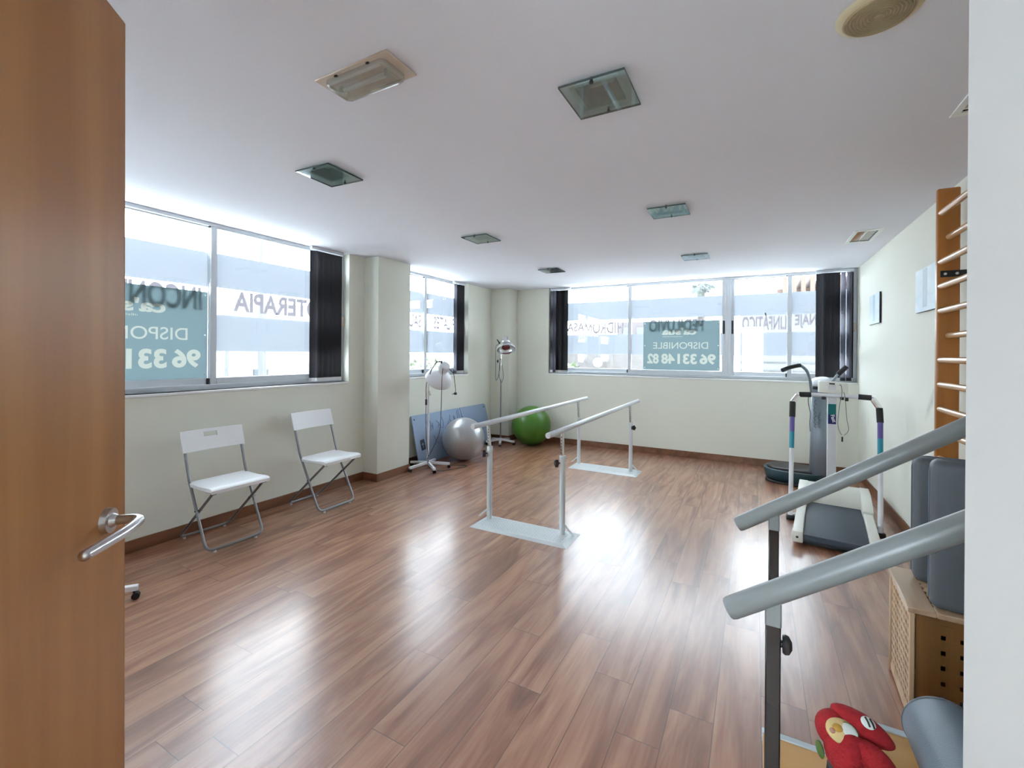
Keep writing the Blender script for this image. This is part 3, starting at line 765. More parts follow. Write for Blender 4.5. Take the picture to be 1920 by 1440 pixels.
# ------------------------------------------------------------------ folding chairs
def chair(y, slot, label, ztop, lean):
    root = thing('folding_chair', label, 'chair', (-3.245, y, 0), 0, 'white folding chairs along the left wall')
    L = lambda p: p
    hw = .195
    rt = .0095
    # front frame: crossbar on the floor in front, up through seat back to backrest
    m = MB(); zs = .445
    side = lambda s_: [(-.225, s_ * hw, zs), (-.245 - lean * .1, s_ * hw, zs + .05), (-.225 - lean, s_ * hw, ztop - .02)]
    m.tube([(-.225 - lean, -hw, ztop - .02), (-.24, -hw, zs + .03), (0, -hw, .021), (0, hw, .021), (-.24, hw, zs + .03), (-.225 - lean, hw, ztop - .02)], rt, 12, .055, fn=7)
    m.build('front_frame', M_['chairtube'], root, world=False)
    m = MB(); hb = hw - .022
    m.tube([(.045, -hb, zs - .02), (-.425, -hb, .021), (-.425, hb, .021), (.045, hb, zs - .02)], rt, 12, .055, fn=7)
    m.build('rear_frame', M_['chairtube'], root, world=False)
    # seat with rolled front lip
    m = MB()
    prof = [(-.262, zs - .004), (-.255, zs + .008), (-.20, zs + .006), (-.08, zs + .004), (.03, zs + .010), (.062, zs + .008), (.075, zs - .004), (.074, zs - .026), (.064, zs - .028), (.060, zs - .012), (.02, zs - .006), (-.08, zs - .010), (-.2, zs - .008), (-.255, zs - .008)]
    mt = Matrix(((1, 0, 0, 0), (0, 0, 1, 0), (0, 1, 0, 0), (0, 0, 0, 1)))
    m.prism(prof, -hw - .012 + .006, hw + .012 - .006, mt, .005, 2)
    for s_ in (-1, 1): m.box((-.25, s_ * (hw - .0) - .006, zs - .02), (.06, s_ * (hw - .0) + .006, zs + .004), .004, 1)
    bmesh.ops.recalc_face_normals(m.bm, faces=list(m.bm.faces))
    m.build('seat', M_['whiteplastic'], root, world=False)
    # backrest
    b2 = MB(); bw = hw + .018; bh = .145
    fn = lambda u, v: (-.225 - lean + (.022 * (1 - (u / bw) ** 2)) * -1 - (v - bh) * lean / (ztop - zs) + .012, u, ztop - bh + v)
    us = [-bw + 2 * bw * i / 16 for i in range(17)]
    hl = (-bw * .27, bw * .17, bh * .62, bh * .86) if slot else None
    if slot: us = sorted(set(us + [hl[0], hl[1]]))
    vs = [0, bh * .3, bh * .62, bh * .86, bh]
    bm = b2.bm; grid = {}
    for i, u_ in enumerate(us):
        for j, v_ in enumerate(vs):
            for k in (0, 1):
                x, yy, z = fn(u_, v_); grid[i, j, k] = bm.verts.new((x - .011 * k, yy, z))
    cell = {}
    for i in range(len(us) - 1):
        for j in range(len(vs) - 1):
            mu, mv = (us[i] + us[i + 1]) / 2, (vs[j] + vs[j + 1]) / 2
            cell[i, j] = not (hl and hl[0] < mu < hl[1] and hl[2] < mv < hl[3])
    for (i, j), ok in cell.items():
        if not ok: continue
        bm.faces.new((grid[i, j, 0], grid[i + 1, j, 0], grid[i + 1, j + 1, 0], grid[i, j + 1, 0]))
        bm.faces.new((grid[i, j, 1], grid[i, j + 1, 1], grid[i + 1, j + 1, 1], grid[i + 1, j, 1]))
        for (di, dj, p, q) in ((-1, 0, (i, j), (i, j + 1)), (1, 0, (i + 1, j), (i + 1, j + 1)), (0, -1, (i, j), (i + 1, j)), (0, 1, (i, j + 1), (i + 1, j + 1))):
            if not cell.get((i + di, j + dj), False):
                bm.faces.new((grid[(*p, 0)], grid[(*q, 0)], grid[(*q, 1)], grid[(*p, 1)]))
    bmesh.ops.recalc_face_normals(bm, faces=list(bm.faces))
    b2.build('backrest', M_['whiteplastic'], root, world=False)
    for (x, s_) in ((0, -1), (0, 1), (-.425, -1), (-.425, 1)):
        m = MB(); m.cyl((x, s_ * .14, .0), (x, s_ * .14, .014), .011, .009, 12); m.build('foot_pad', M_['padfoot'], root, world=False)
    for s_ in (-1, 1):
        m = MB(); m.cyl((-.133, s_ * (hw + .012), .272), (-.133, s_ * (hb - .012), .272), .0055, n=10); m.build('pivot', M_['black'], root, world=False)
        m = MB(); m.box((.040, s_ * hb - .012, zs - .034), (.064, s_ * hb + .012, zs - .014), .004, 1); m.build('tube_cap', M_['black'], root, world=False)
    return root
c1 = chair(1.868, True, 'white folding chair with a handle slot in its backrest, nearest the door', .800, .115)
c2 = chair(2.748, False, 'white folding chair with a plain backrest, next to the pillar', .835, .125)
c1.rotation_euler.z = R_(-1.5); c2.rotation_euler.z = R_(2)

# ------------------------------------------------------------------ parallel bars
root = thing('parallel_bars', 'grey walking parallel bars on two checker plate bases in mid room', 'parallel bars', (-1.615, 4.25, 0))
for k, (y0, y1) in enumerate(((2.962, 3.258), (5.085, 5.39))):
    m = MB(); x0, x1 = -1.985, -1.165
    m.box((x0 + .04, y0 + .03, .006), (x1 - .04, y1 - .03, .014))
    # bent-down rims
    for p, q in ((((x0, y0, .001), (x1, y0, .001)), ((x1 - .04, y0 + .03, .014), (x0 + .04, y0 + .03, .014))), (((x1, y0, .001), (x1, y1, .001)), ((x1 - .04, y1 - .03, .014), (x1 - .04, y0 + .03, .014))),
                 (((x1, y1, .001), (x0, y1, .001)), ((x0 + .04, y1 - .03, .014), (x1 - .04, y1 - .03, .014))), (((x0, y1, .001), (x0, y0, .001)), ((x0 + .04, y0 + .03, .014), (x0 + .04, y1 - .03, .014)))):
        m.quad(p[0], p[1], q[0], q[1])
        m.quad((*p[0][:2], 0), (*p[1][:2], 0), p[1], p[0])
    px_, k_ = x0 + .065, 0
    while px_ < x1 - .06:
        py_ = y0 + .055 + (.0145 if k_ % 2 else 0)
        while py_ < y1 - .05:
            a_ = R_(45 if k_ % 2 else -45); ca, sa = math.cos(a_), math.sin(a_)
            pt = lambda u_, v_: (px_ + u_ * ca - v_ * sa, py_ + u_ * sa + v_ * ca)
            ap = [m.bm.verts.new((*pt(*q), .014)) for q in ((-.014, 0), (0, -.004), (.014, 0), (0, .004))]; tp = m.bm.verts.new((px_, py_, .0168))
            for i_ in range(4): m.bm.faces.new((ap[i_], ap[(i_ + 1) % 4], tp))
            py_ += .029
        px_ += .0145; k_ += 1
    bmesh.ops.recalc_face_normals(m.bm, faces=list(m.bm.faces))
    plate = m.build('base_plate', M_['plate'], root)
for (x, xr, y, sx) in ((-1.928, -1.95, 3.172, -1), (-1.278, -1.285, 3.165, 1), (-1.935, -1.95, 5.325, -1), (-1.276, -1.285, 5.27, 1)):
    tz = .61 if y < 4 else .585
    m = MB(); m.cyl((x, y, .013), (x, y, tz), .0215, n=24); m.lathe([(.0245, 0), (.0245, .03), (.0215, .034)], Matrix.Translation((x, y, tz - .033)), 24); post = m.build('post', M_['barpaint'], root)
    m = MB(); m.tube([(x + sx * .019, y, .085), (x + sx * .095, y - .005, .016)], .008, 10); m.build('brace', M_['barpaint'], post)
    m = MB(); m.cyl((x, y, tz - .02), (x + (xr - x), y, .785), .0155, n=20); inner = m.build('inner_tube', M_['chrome'], root)
    m = MB()
    for k in range(6): m.cyl((x + .0145 * -.35, y - .0146, .63 + k * .024), (x + .0145 * -.35, y - .0166, .63 + k * .024), .0035, n=10)
    m.build('adjustment_hole', M_['black'], inner)
    kx = -1 if y < 4 else 1
    m = MB(); c = Vector((x + kx * .018, y - .012, tz - .058)); dd = Vector((kx * .75, -.66, 0)).normalized()
    m.cyl(c, c + dd * .018, .007, n=10)
    star = [((.030 if i % 2 == 0 else .023) * math.cos(i * PI / 5), (.030 if i % 2 == 0 else .023) * math.sin(i * PI / 5)) for i in range(10)]
    m.prism(star, 0, .026, Matrix.Translation(c + dd * .014) @ dd.to_track_quat('Z', 'Y').to_matrix().to_4x4(), .003, 1)
    m.build('knob', M_['black'], post)
for (x, y0, y1) in ((-1.95, 2.945, 5.66), (-1.285, 2.90, 5.68)):
    m = MB(); m.tube([(x, y0, .80), (x, y0 + .004, .80), (x, y1 - .004, .80), (x, y1, .80)], lambda t: .0195 if t in (0., 1.) else .021, 28); m.build('handrail', M_['barpaint'], root)
    m = MB(); m.cyl((x, y0 - .0015, .80), (x, y0 + .003, .80), .0175, n=28); m.build('end_cap', M_['padfoot'], root)

# ------------------------------------------------------------------ infrared lamps on five-armed stands
def bell(mb, c, ax, s=1., silver=False):
    q = Vector(ax).normalized().to_track_quat('-Z', 'Y').to_matrix().to_4x4()   # -z of the bell looks along ax
    return Matrix.Translation(c) @ q @ Matrix.Diagonal((s, s, s, 1))
def star_base(root, hub, R, a0, m_arm, zc=.05):
    for k in range(5):
        a = a0 + k * 2 * PI / 5; d = Vector((math.cos(a), math.sin(a), 0)); n = Vector((-d.y, d.x, 0))
        m = MB(); p0 = Vector(hub) + Vector((0, 0, .012)); p1 = Vector((hub[0], hub[1], 0)) + d * R + Vector((0, 0, zc))
        t = (p1 - p0); mt = Matrix.Translation(p0) @ t.to_track_quat('X', 'Z').to_matrix().to_4x4()
        m.box((.0, -.016, -.014), (t.length + .012, .016, .014), .003, 1, mt); arm = m.build('base_arm', m_arm, root)
        m = MB(); c = Vector((hub[0], hub[1], 0)) + d * (R - .006)
        m.cyl(c + Vector((0, 0, .034)), c + Vector((0, 0, zc - .008)), .006, n=10)
        w = c + d * .008
        for s_ in (-.010, .010): m.cyl(w + n * (s_ - .006) + Vector((0, 0, .0185)), w + n * (s_ + .006) + Vector((0, 0, .0185)), .0185, n=18)
        m.box((w.x - .012, w.y - .012, .024), (w.x + .012, w.y + .012, .037), .004, 1)
        m.build('caster', M_['black'], arm)
    m = MB(); m.cyl((hub[0], hub[1], hub[2] - .012), (hub[0], hub[1], hub[2] + .035), .024, .019, 20); m.build('base_hub', m_arm, root)

def bell_parts(root, c, ax, mat_b, s, neck_cap=True):
    T = bell(None, c, ax, s)
    m = MB()
    outer = [(.140, 0), (.142, .004), (.141, .012), (.136, .03), (.122, .058), (.100, .085), (.074, .106), (.056, .116), (.050, .12)]
    inner = [(.050, .116), (.070, .102), (.096, .081), (.118, .055), (.132, .028), (.137, .010), (.137, .002), (.140, 0)]
    m.lathe(outer + inner[0:], T, 48); sh = m.build('lamp_shade', mat_b, root)
    return T, sh
# --- lamp 1 : white, turned to the wall
hub = (-3.42, 4.21, .062)
root = thing('infrared_lamp', 'white wheeled heat lamp turned to the wall, beside the pillar', 'lamp', (hub[0], hub[1], 0), 0, 'heat lamps on wheeled stands')
star_base(root, hub, .245, R_(-106), M_['lampwhite'])
m = MB(); m.cyl((hub[0], hub[1], .07), (hub[0], hub[1], .90), .0125, n=16); m.build('pole', M_['lampwhite'], root)
m = MB(); m.cyl((hub[0], hub[1], .875), (hub[0], hub[1], .925), .018, n=16); m.cyl((hub[0] + .014, hub[1] - .004, .885), (hub[0] + .034, hub[1] - .01, .885), .010, n=12); m.build('pole_clamp', M_['chrome'], root)
m = MB(); m.tube(spline([(hub[0], hub[1], .90), (hub[0], hub[1], 1.08), (hub[0] + .02, hub[1] - .005, 1.16), (hub[0] + .09, hub[1] - .01, 1.215), (hub[0] + .17, hub[1] - .02, 1.225)], 6), .0075, 12); m.build('upper_rod', M_['chrome'], root)
ax = Vector((-.60, .29, -.72))
bc = Vector((-3.245, 4.172, 1.062))
T, shade = bell_parts(root, bc, ax, M_['lampwhite'], 1.12)
m = MB(); m.lathe([(.050, .112), (.052, .118), (.044, .126), (.043, .15), (.052, .156), (.056, .165), (.055, .215), (.046, .226), (.0, .228)], T, 40); m.build('lamp_socket', M_['lampwhite'], shade)
m = MB(); m.ball(T @ Vector((0, 0, .055)), .047, 24); m.build('bulb', M_['bulb'], shade)
m = MB()
yk = [T @ Vector(p) for p in ((-.115, .02, .075), (-.118, .02, .15), (-.095, .02, .245), (-.04, .02, .25), (-.035, .02, .205))]
m.tube(yk[:3], .007, 8, .02); m.build('yoke', M_['chairtube'], root)
m = MB(); m.tube([yk[2], yk[3], yk[4]], .008, 8, .01); m.build('yoke_rod', M_['cable'], root)
m = MB()
m.tube(spline([(-3.105, 4.075, 1.235), (-3.062, 4.003, 1.12), (-3.066, 4.003, 1.02), (-3.082, 4.015, .734), (-3.127, 4.047, .487), (-3.208, 4.037, .299), (-3.274, 4.025, .180), (-3.281, 4.044, .120), (-3.245, 4.10, .05), (-3.215, 4.17, .008), (-3.16, 4.27, .006), (-3.10, 4.412, .006), (-3.06, 4.50, .006), (-3.10, 4.535, .006), (-3.19, 4.50, .006), (-3.24, 4.44, .006)], 6), .0036, 8)
m.tube(spline([(-3.39, 4.15, 1.06), (-3.392, 4.131, .976), (-3.391, 4.131, .83)], 6), .004, 8)
m.tube(spline([(-3.391, 4.131, .775), (-3.385, 4.12, .583), (-3.375, 4.12, .397), (-3.34, 4.11, .211), (-3.29, 4.06, .13)], 6), .004, 8)
m.tube(spline([(-3.10, 4.165, 1.20), (-3.055, 4.20, 1.15), (-3.042, 4.207, 1.072), (-3.031, 4.214, .974), (-3.031, 4.214, .925)], 6), .0038, 8)
m.build('power_cable', M_['cable'], root)
m = MB(); m.box((-3.401, 4.121, .765), (-3.381, 4.143, .835), .006); m.build('cable_switch', M_['black'], root)
m = MB(); m.box((-3.045, 4.20, .898), (-3.017, 4.228, .926), .006); m.cyl((-3.045, 4.205, .912), (-3.065, 4.20, .905), .004, n=8); m.build('plug', M_['black'], root)

# --- lamp 2 : silver, dark red bulb towards the room
hub = (-3.40, 5.90, .062)
root = thing('infrared_lamp', 'silver wheeled heat lamp showing its dark red bulb, in the back left corner', 'lamp', (hub[0], hub[1], 0), 0, 'heat lamps on wheeled stands')
star_base(root, hub, .215, R_(-62), M_['lampwhite'])
m = MB(); m.cyl((hub[0], hub[1], .07), (hub[0], hub[1], .98), .0105, n=16); m.build('pole', M_['chairtube'], root)
m = MB(); m.cyl((hub[0], hub[1], .975), (hub[0], hub[1], 1.50), .0075, n=12); m.build('upper_rod', M_['chrome'], root)
ax = Vector((.10 * .878 + .48 * .478, .10 * .478 - .48 * .878, -.86))
bc = Vector((-3.255, 5.80, 1.435))
T, shade = bell_parts(root, bc, ax, M_['lampsilver'], 1.0)
m = MB(); m.lathe([(.076, .1), (.080, .108), (.078, .124), (.062, .132), (.058, .136), (.040, .142), (.039, .215), (.034, .222), (0, .223)], T, 40); m.build('lamp_socket', M_['lampsilver'], shade)
m = MB(); m.lathe([(0, .012), (.03, .014), (.055, .022), (.062, .035), (.055, .06), (.03, .09), (.02, .11)], T, 32); m.build('bulb', M_['bulb'], shade)
m = MB(); m.lathe([(.136, .002), (.141, -.005), (.146, .001), (.142, .006)], T, 48); m.build('shade_rim', M_['chrome'], shade)
m = MB(); m.tube([(hub[0], hub[1], 1.50), (hub[0] + .005, hub[1] - .02, 1.535), (hub[0] + .06, hub[1] - .05, 1.53), T @ Vector((-.06, 0, .11))], .008, 10, .02); m.build('yoke', M_['chrome'], root)
m = MB(); p = Vector((hub[0] - .0, hub[1] - .055, 1.535)); m.cyl(p, p + Vector((0, .05, 0)), .017, n=16); m.tube([p, p + Vector((-.035, -.01, .055))], .008, 8); m.tube([p, p + Vector((.035, .02, .018))], .007, 8); m.build('clamp_lever', M_['black'], root)
m = MB()
m.tube(spline([(-3.40, 5.83, 1.52), (-3.43, 5.79, 1.463), (-3.43, 5.79, 1.163), (-3.43, 5.79, 1.045), (-3.42, 5.795, .974), (-3.395, 5.81, 1.03), (-3.375, 5.82, 1.163), (-3.37, 5.82, 1.305)], 6), .004, 8)
m.tube(spline([(-3.365, 5.82, 1.30), (-3.385, 5.815, 1.085), (-3.37, 5.82, .991), (-3.35, 5.835, .944), (-3.325, 5.84, 1.023), (-3.335, 5.835, 1.149), (-3.36, 5.825, 1.30)], 6), .004, 8)
m.build('power_cable', M_['cable'], root)
m = MB(); m.ball((-3.40, 5.80, 1.262), .014, 14, (1, 1, 1.7)); m.build('cable_switch', M_['black'], root)

# --- third stand, behind the door: only one wheeled arm shows
hub = (-3.135, .985, .065)
root = thing('wheeled_stand', 'grey five-armed wheeled stand, one castered arm peeking out behind the open door', 'stand', (hub[0], hub[1], 0))
star_base(root, hub, .235, R_(60), M_['lampwhite'], .062)
m = MB(); m.cyl((hub[0], hub[1], .07), (hub[0], hub[1], .95), .0125, n=16); m.build('pole', M_['lampwhite'], root)

# ------------------------------------------------------------------ gym balls and mat
o = MB().ball((0, 0, .272), .272, 72).build('gym_ball', M_['silver'], None); o.location = (-3.312, 4.79, 0)
tag(o, 'shiny silver grey exercise ball in front of the blue mat', 'exercise ball', 'exercise balls')
o = MB().ball((0, 0, .294), .294, 72).build('gym_ball', M_['green'], None); o.location = (-2.975, 6.10, 0)
tag(o, 'green exercise ball in the corner under the back window', 'exercise ball', 'exercise balls')

root = thing('exercise_mat', 'blue grey exercise mat with printed figures leaning on the left wall', 'mat', (-3.56, 5.09, 0))
Bt, Tp = Vector((-3.572, 0, .006)), Vector((XL + .024, 0, .598))
sd = (Tp - Bt).normalized(); ml = (Tp - Bt).length; nn = Vector((sd.z, 0, -sd.x))
my0, my1 = 4.235, 5.945
mm = Matrix(((0, sd.x, nn.x, Bt.x), (1, 0, 0, my0), (0, sd.z, nn.z, Bt.z), (0, 0, 0, 1)))   # (along, up the mat, off the face)
rc = .045; Lm = my1 - my0; poly = []
for cx, cy, a0, r_ in ((Lm - rc, ml - rc, 0, rc), (.012, ml - .012, 90, .012), (.012, .012, 180, .012), (Lm - rc, rc, 270, rc)):
    for j in range(7): poly.append((cx + r_ * math.cos(R_(a0 + j * 15)), cy + r_ * math.sin(R_(a0 + j * 15))))
m = MB(); m.prism(poly, -.012, 0, mm, .003, 2); m.build('mat_foam', M_['mat'], root)
m = MB()
def fig(cx, cy, strokes):
    for st in strokes:
        m.tube([mm @ Vector((cx + a, cy + c, .0008)) for a, c in st], .0048, 6)
figs = [[[(-.03, -.09), (-.05, .0), (-.06, .09)], [(.0, -.07), (.02, .0), (.01, .06)], [(.02, 0), (.06, -.03)], [(.05, -.06), (.06, .02)]],
        [[(-.07, .03), (-.02, -.01), (0, -.07), (.05, -.08)], [(.05, -.07), (.07, .0), (.06, .06)], [(-.02, -.01), (-.05, -.06)]],
        [[(-.06, -.06), (0, 0), (.05, -.07)], [(0, 0), (.02, .06)], [(.09, -.05), (.10, .04), (.13, -.06)]],
        [[(-.05, -.08), (-.05, .07), (-.02, .09), (0, -.08)], [(.06, -.09), (.03, .10)], [(.06, -.02), (.10, -.06), (.07, -.09)]],
        [[(-.03, .06), (0, 0), (-.02, -.07)], [(0, 0), (.05, .03)], [(0, 0), (.04, -.06)]]]
for (yy, vv), f in zip(((4.555, .455), (4.765, .465), (4.985, .475), (5.225, .50), (4.625, .255)), figs): fig(yy - my0, vv, f)
m.build('printed_figures', M_['matprint'], root)
m = MB(); yl = 4.36 - my0; vl = .235
m.prism([(yl - .035, vl - .07), (yl + .045, vl - .06), (yl + .04, vl + .07), (yl - .04, vl + .06)], .0002, .0014, mm); lg = m.build('logo', M_['matlogo'], root)
m = MB(); m.tube([mm @ Vector((yl - .02, vl + .0, .002)), mm @ Vector((yl, vl + .02, .002)), mm @ Vector((yl + .02, vl + .0, .002))], .005, 6); m.tube([mm @ Vector((yl, vl + .02, .002)), mm @ Vector((yl, vl - .04, .002))], .005, 6); m.build('logo_mark', M_['mat'], lg)
m = MB()
for yy in (my0 + .045, my1 - .06):
    p = mm @ Vector((yy - my0, ml - .05, .0)); m.cyl(p, p + nn * .002, .011, n=14)
m.build('eyelet', M_['black'], root, split=True)

# ------------------------------------------------------------------ treadmill
rz = math.atan2(.16, 1.45)
root = thing('treadmill', 'cream treadmill with slate belt and tall white side bars', 'treadmill', (.505, 3.86, 0), -rz)
W = .258
def tb(name, lo, hi, m, bev=.006, par=None): 
    q = MB(); q.box(lo, hi, bev); return q.build(name, m, par or root, world=False)
q = MB()
for s_ in (-1, 1):
    q.box((s_ * (W - .032) - .032, .0, .03), (s_ * (W - .032) + .032, .80, .098), .008)
q.build('side_rail', M_['tmwhite'], root, world=False, split=True)
for s_ in (-1, 1):
    q = MB(); q.box((s_ * (W - .032) - .034, -.03, .022), (s_ * (W - .032) + .034, .05, .104), .01); q.build('end_cap', M_['tmwhite'], root, world=False)
q = MB(); q.box((-W + .066, .02, .058), (W - .066, .98, .074), .004); q.cyl((-W + .066, .018, .05), (W - .066, .018, .05), .028, n=24); q.build('running_belt', M_['belt'], root, world=False)
q = MB(); q.box((-W + .066, .0, .012), (W - .066, .78, .04), .003); q.build('deck_board', M_['black'], root, world=False)
# motor hood: a low U that grips the front of the deck
q = MB()
pr = [(.74, .05), (.74, .115), (.80, .150), (1.02, .190), (1.24, .190), (1.30, .150), (1.30, .03), (.80, .03)]
mt = Matrix(((0, 0, 1, 0), (1, 0, 0, 0), (0, 1, 0, 0), (0, 0, 0, 1)))
q.prism(pr, -W - .004, -W + .068, mt, .006, 2); q.prism(pr, W - .068, W + .004, mt, .006, 2)
pr2 = [(.93, .078), (.98, .150), (1.04, .186), (1.24, .186), (1.29, .150), (1.29, .04), (.93, .04)]
q.prism(pr2, -W + .06, W - .06, mt, .004, 2)
bmesh.ops.recalc_face_normals(q.bm, faces=list(q.bm.faces)); q.build('motor_hood', M_['tmwhite'], root, world=False)
tb('hood_vent', (-.17, 1.08, .186), (-.06, 1.16, .192), M_['padfoot'], .002)
for s_ in (-1, 1): tb('rail_plug', (s_ * (W - .03) - .008, -.033, .055), (s_ * (W - .03) + .008, -.029, .07), M_['black'], .001)
q = MB(); q.cyl((-W + .02, 1.15, .02), (-W + .02, 1.22, .02), .02, n=16); q.cyl((W - .02, 1.15, .02), (W - .02, 1.22, .02), .02, n=16); q.box((-W + .03, .05, .0), (-W + .07, .1, .03)); q.box((W - .07, .05, .0), (W - .03, .1, .03)); q.build('foot', M_['black'], root, world=False, split=True)
# side bar frame (world coordinates)
L0, Rr = Vector((.268, 4.445, .03)), Vector((.845, 4.335, .03))
Lm_, Rm_ = Vector((.289, 4.66, .84)), Vector((.897, 4.64, .84))
pl = [L0, Lm_, Vector((.293, 4.69, .972)), Vector((.338, 4.70, 1.036)), Vector((.43, 4.70, 1.040)), Vector((.76, 4.69, 1.040)), Vector((.85, 4.68, 1.036)), Vector((.896, 4.67, .955)), Rm_, Rr]
q = MB(); q.tube(pl, .0175, 16, .03, fn=5); q.build('bar_frame', M_['tmtube'], root)
def lerp(a, c, t): return a + (c - a) * t
q = MB(); q.tube([Lm_, pl[2]], .0235, 16); q.tube([pl[3] + Vector((.004, 0, .002)), pl[4]], .0225, 16); q.tube([pl[5], pl[6] - Vector((.004, 0, 0))], .0225, 16); q.tube([pl[7], Rm_], .0235, 16); q.build('foam_grip', M_['rubber'], root, split=True)
q = MB(); q.tube([pl[2] + Vector((.002, 0, .0)), pl[3] - Vector((.002, 0, .004))], .0215, 14); q.tube([pl[6] + Vector((.002, 0, -.004)), pl[7]], .0215, 14); q.build('bend_sleeve', M_['chrome'], root, split=True)
q = MB()
for a, c in ((Lm_, L0), (Rm_, Rr)): q.tube([a, lerp(a, c, .155)], .0192, 16)
q.build('violet_band', M_['purple'], root, split=True)
q = MB()
for a, c in ((Lm_, L0), (Rm_, Rr)): q.tube([lerp(a, c, .155), lerp(a, c, .325)], .0192, 16)
q.build('turquoise_band', M_['cyan'], root, split=True)
for p, s_ in ((L0, -1), (Rr, 1)):
    q = MB(); q.box((p.x - .03, p.y - .022, 0), (p.x + .03, p.y + .022, .04), .005); q.build('bar_foot', M_['black'], root)
q = MB(); q.cyl((.27, 4.5, .018), (.36, 4.56, .03), .014, n=12); q.cyl((.76, 4.56, .03), (.85, 4.40, .018), .014, n=12); q.build('base_tube', M_['tmtube'], root, split=True)
# column and console
def lean(mb):
    for v in mb.bm.verts: k = (1.045 - v.co.z) * .25; v.co.y += k; v.co.x += k * .122
q = MB(); q.box((.554, 4.735, .15), (.620, 4.79, 1.045), .006); lean(q); col = q.build('column', M_['tmtube'], root)
q = MB(); q.box((.558, 4.7338, .868), (.615, 4.7352, .962)); lean(q); q.build('teal_label', M_['teal'], col)
q = MB(); q.box((.558, 4.7338, .782), (.615, 4.7352, .868)); lean(q); q.build('navy_label', M_['navy'], col)
q = MB(); an = R_(-76); U = Vector((math.cos(an), 0, math.sin(an))); V = Vector((-math.sin(an), 0, math.cos(an)))
put_text(q, 'Fast', Vector((.574, 4.7328, .862)), U, V, .068, .030, .03); lean(q); q.build('lettering', M_['ink'], col)
q = MB(); q.prism([(.488, 1.062), (.690, 1.054), (.694, 1.068), (.692, 1.148), (.682, 1.154), (.496, 1.162), (.488, 1.156)], -4.80, -4.70, Matrix(((1, 0, 0, 0), (0, 0, -1, 0), (0, 1, 0, 0), (0, 0, 0, 1))), .008, 2)
bmesh.ops.recalc_face_normals(q.bm, faces=list(q.bm.faces)); con = q.build('console', M_['tmwhite'], root)
q = MB(); q.box((.560, 4.6985, 1.136), (.600, 4.7005, 1.147)); q.build('display', M_['black'], con)
q = MB(); q.box((.553, 4.6985, 1.090), (.608, 4.7003, 1.128)); q.build('button_panel', M_['padfoot'], con)
q = MB(); q.box((.505, 4.675, 1.005), (.535, 4.70, 1.030), .003); q.box((.634, 4.665, 1.008), (.660, 4.69, 1.032), .003); q.build('bracket', M_['black'], root, split=True)
q = MB()
q.tube(spline([(.632, 4.695, 1.133), (.640, 4.675, 1.13), (.645, 4.665, 1.084), (.640, 4.66, 1.02), (.631, 4.665, .975), (.620, 4.67, .847), (.621, 4.67, .779), (.634, 4.67, .735), (.647, 4.67, .713)], 6), .0028, 8)
q.tube(spline([(.659, 4.672, 1.075), (.664, 4.66, 1.045), (.672, 4.66, .964), (.679, 4.66, .851), (.692, 4.66, .777), (.684, 4.66, .738), (.662, 4.66, .713)], 6), .0028, 8); q.build('safety_cord', M_['cord'], root)
q = MB(); q.box((.644, 4.66, .655), (.656, 4.672, .698), .003); q.box((.665, 4.655, 1.0), (.690, 4.672, 1.03), .004); q.build('cord_clip', M_['black'], root, split=True)

# ------------------------------------------------------------------ vibration plate
root = thing('vibration_plate', 'dark teal vibration plate with grey column in the back right corner', 'exercise machine', (.385, 5.78, 0), R_(-14))
def oval(a, c, n=48, p=2.6, taper=.12):
    out = []
    for i in range(n):
        t = 2 * PI * i / n; ct, st_ = math.cos(t), math.sin(t)
        x = a * math.copysign(abs(ct) ** (2 / p), ct); y = c * math.copysign(abs(st_) ** (2 / p), st_)
        out.append((x, y * (1 + taper * -x / a)))
    return out
def loft(mb, secs):
    rs = [[mb.bm.verts.new((x, y, z)) for x, y in pl] for pl, z in secs]
    n = len(rs[0])
    for a, c in zip(rs, rs[1:]):
        for i in range(n): mb.bm.faces.new((a[i], a[(i + 1) % n], c[(i + 1) % n], c[i]))
    mb.bm.faces.new(rs[0][::-1]); mb.bm.faces.new(rs[-1])
m = MB(); loft(m, [(oval(.26, .20), .0), (oval(.275, .212), .006), (oval(.275, .212), .022), (oval(.255, .195), .032)]); m.build('base_skirt', M_['vibtop'], root, world=False)
m = MB(); loft(m, [(oval(.25, .19), .03), (oval(.275, .212), .055), (oval(.288, .225), .135), (oval(.284, .221), .148), (oval(.275, .212), .15)]); m.build('platform', M_['vibteal'], root, world=False)
m = MB(); loft(m, [(oval(.262, .198), .149), (oval(.258, .194), .165), (oval(.235, .175), .172)]); m.build('platform_mat', M_['vibtop'], root, world=False)
m = MB(); pl = oval(.288, .225); m.tube([(x * 1.001, y * 1.001, .146) for x, y in pl], .0028, 6, closed=True); m.build('rim_line', M_['vibgrey'], root, world=False)
cx, cy = .590, 5.640
m = MB()
cp = lambda w, d: [(cx - w, cy - d * .6), (cx - w * .6, cy - d), (cx + w * .6, cy - d), (cx + w, cy - d * .6), (cx + w, cy + d), (cx - w, cy + d)]
loft(m, [(cp(.082, .06), .15), (cp(.076, .055), .5), (cp(.070, .05), 1.03)]); m.build('column', M_['vibgrey'], root)
m = MB(); m.prism(cp(.062, .055), 1.03, 1.065, None, .006, 2); m.build('console_base', M_['black'], root)
m = MB()
for zt, ln, du, am in ((.93, .30, -.045, .009), (.80, .17, -.005, .012)):
    pts = [(cx + du + am * math.sin(k * 1.15) + .004 * math.sin(k * .37), cy - .0572 + .00004 * k, zt - ln * (k + .55 * math.sin(k * 1.15 + 1.2)) / 40) for k in range(41)]
    m.tube(pts, .0034, 6)
m.build('faded_script', M_['vibink'], root)
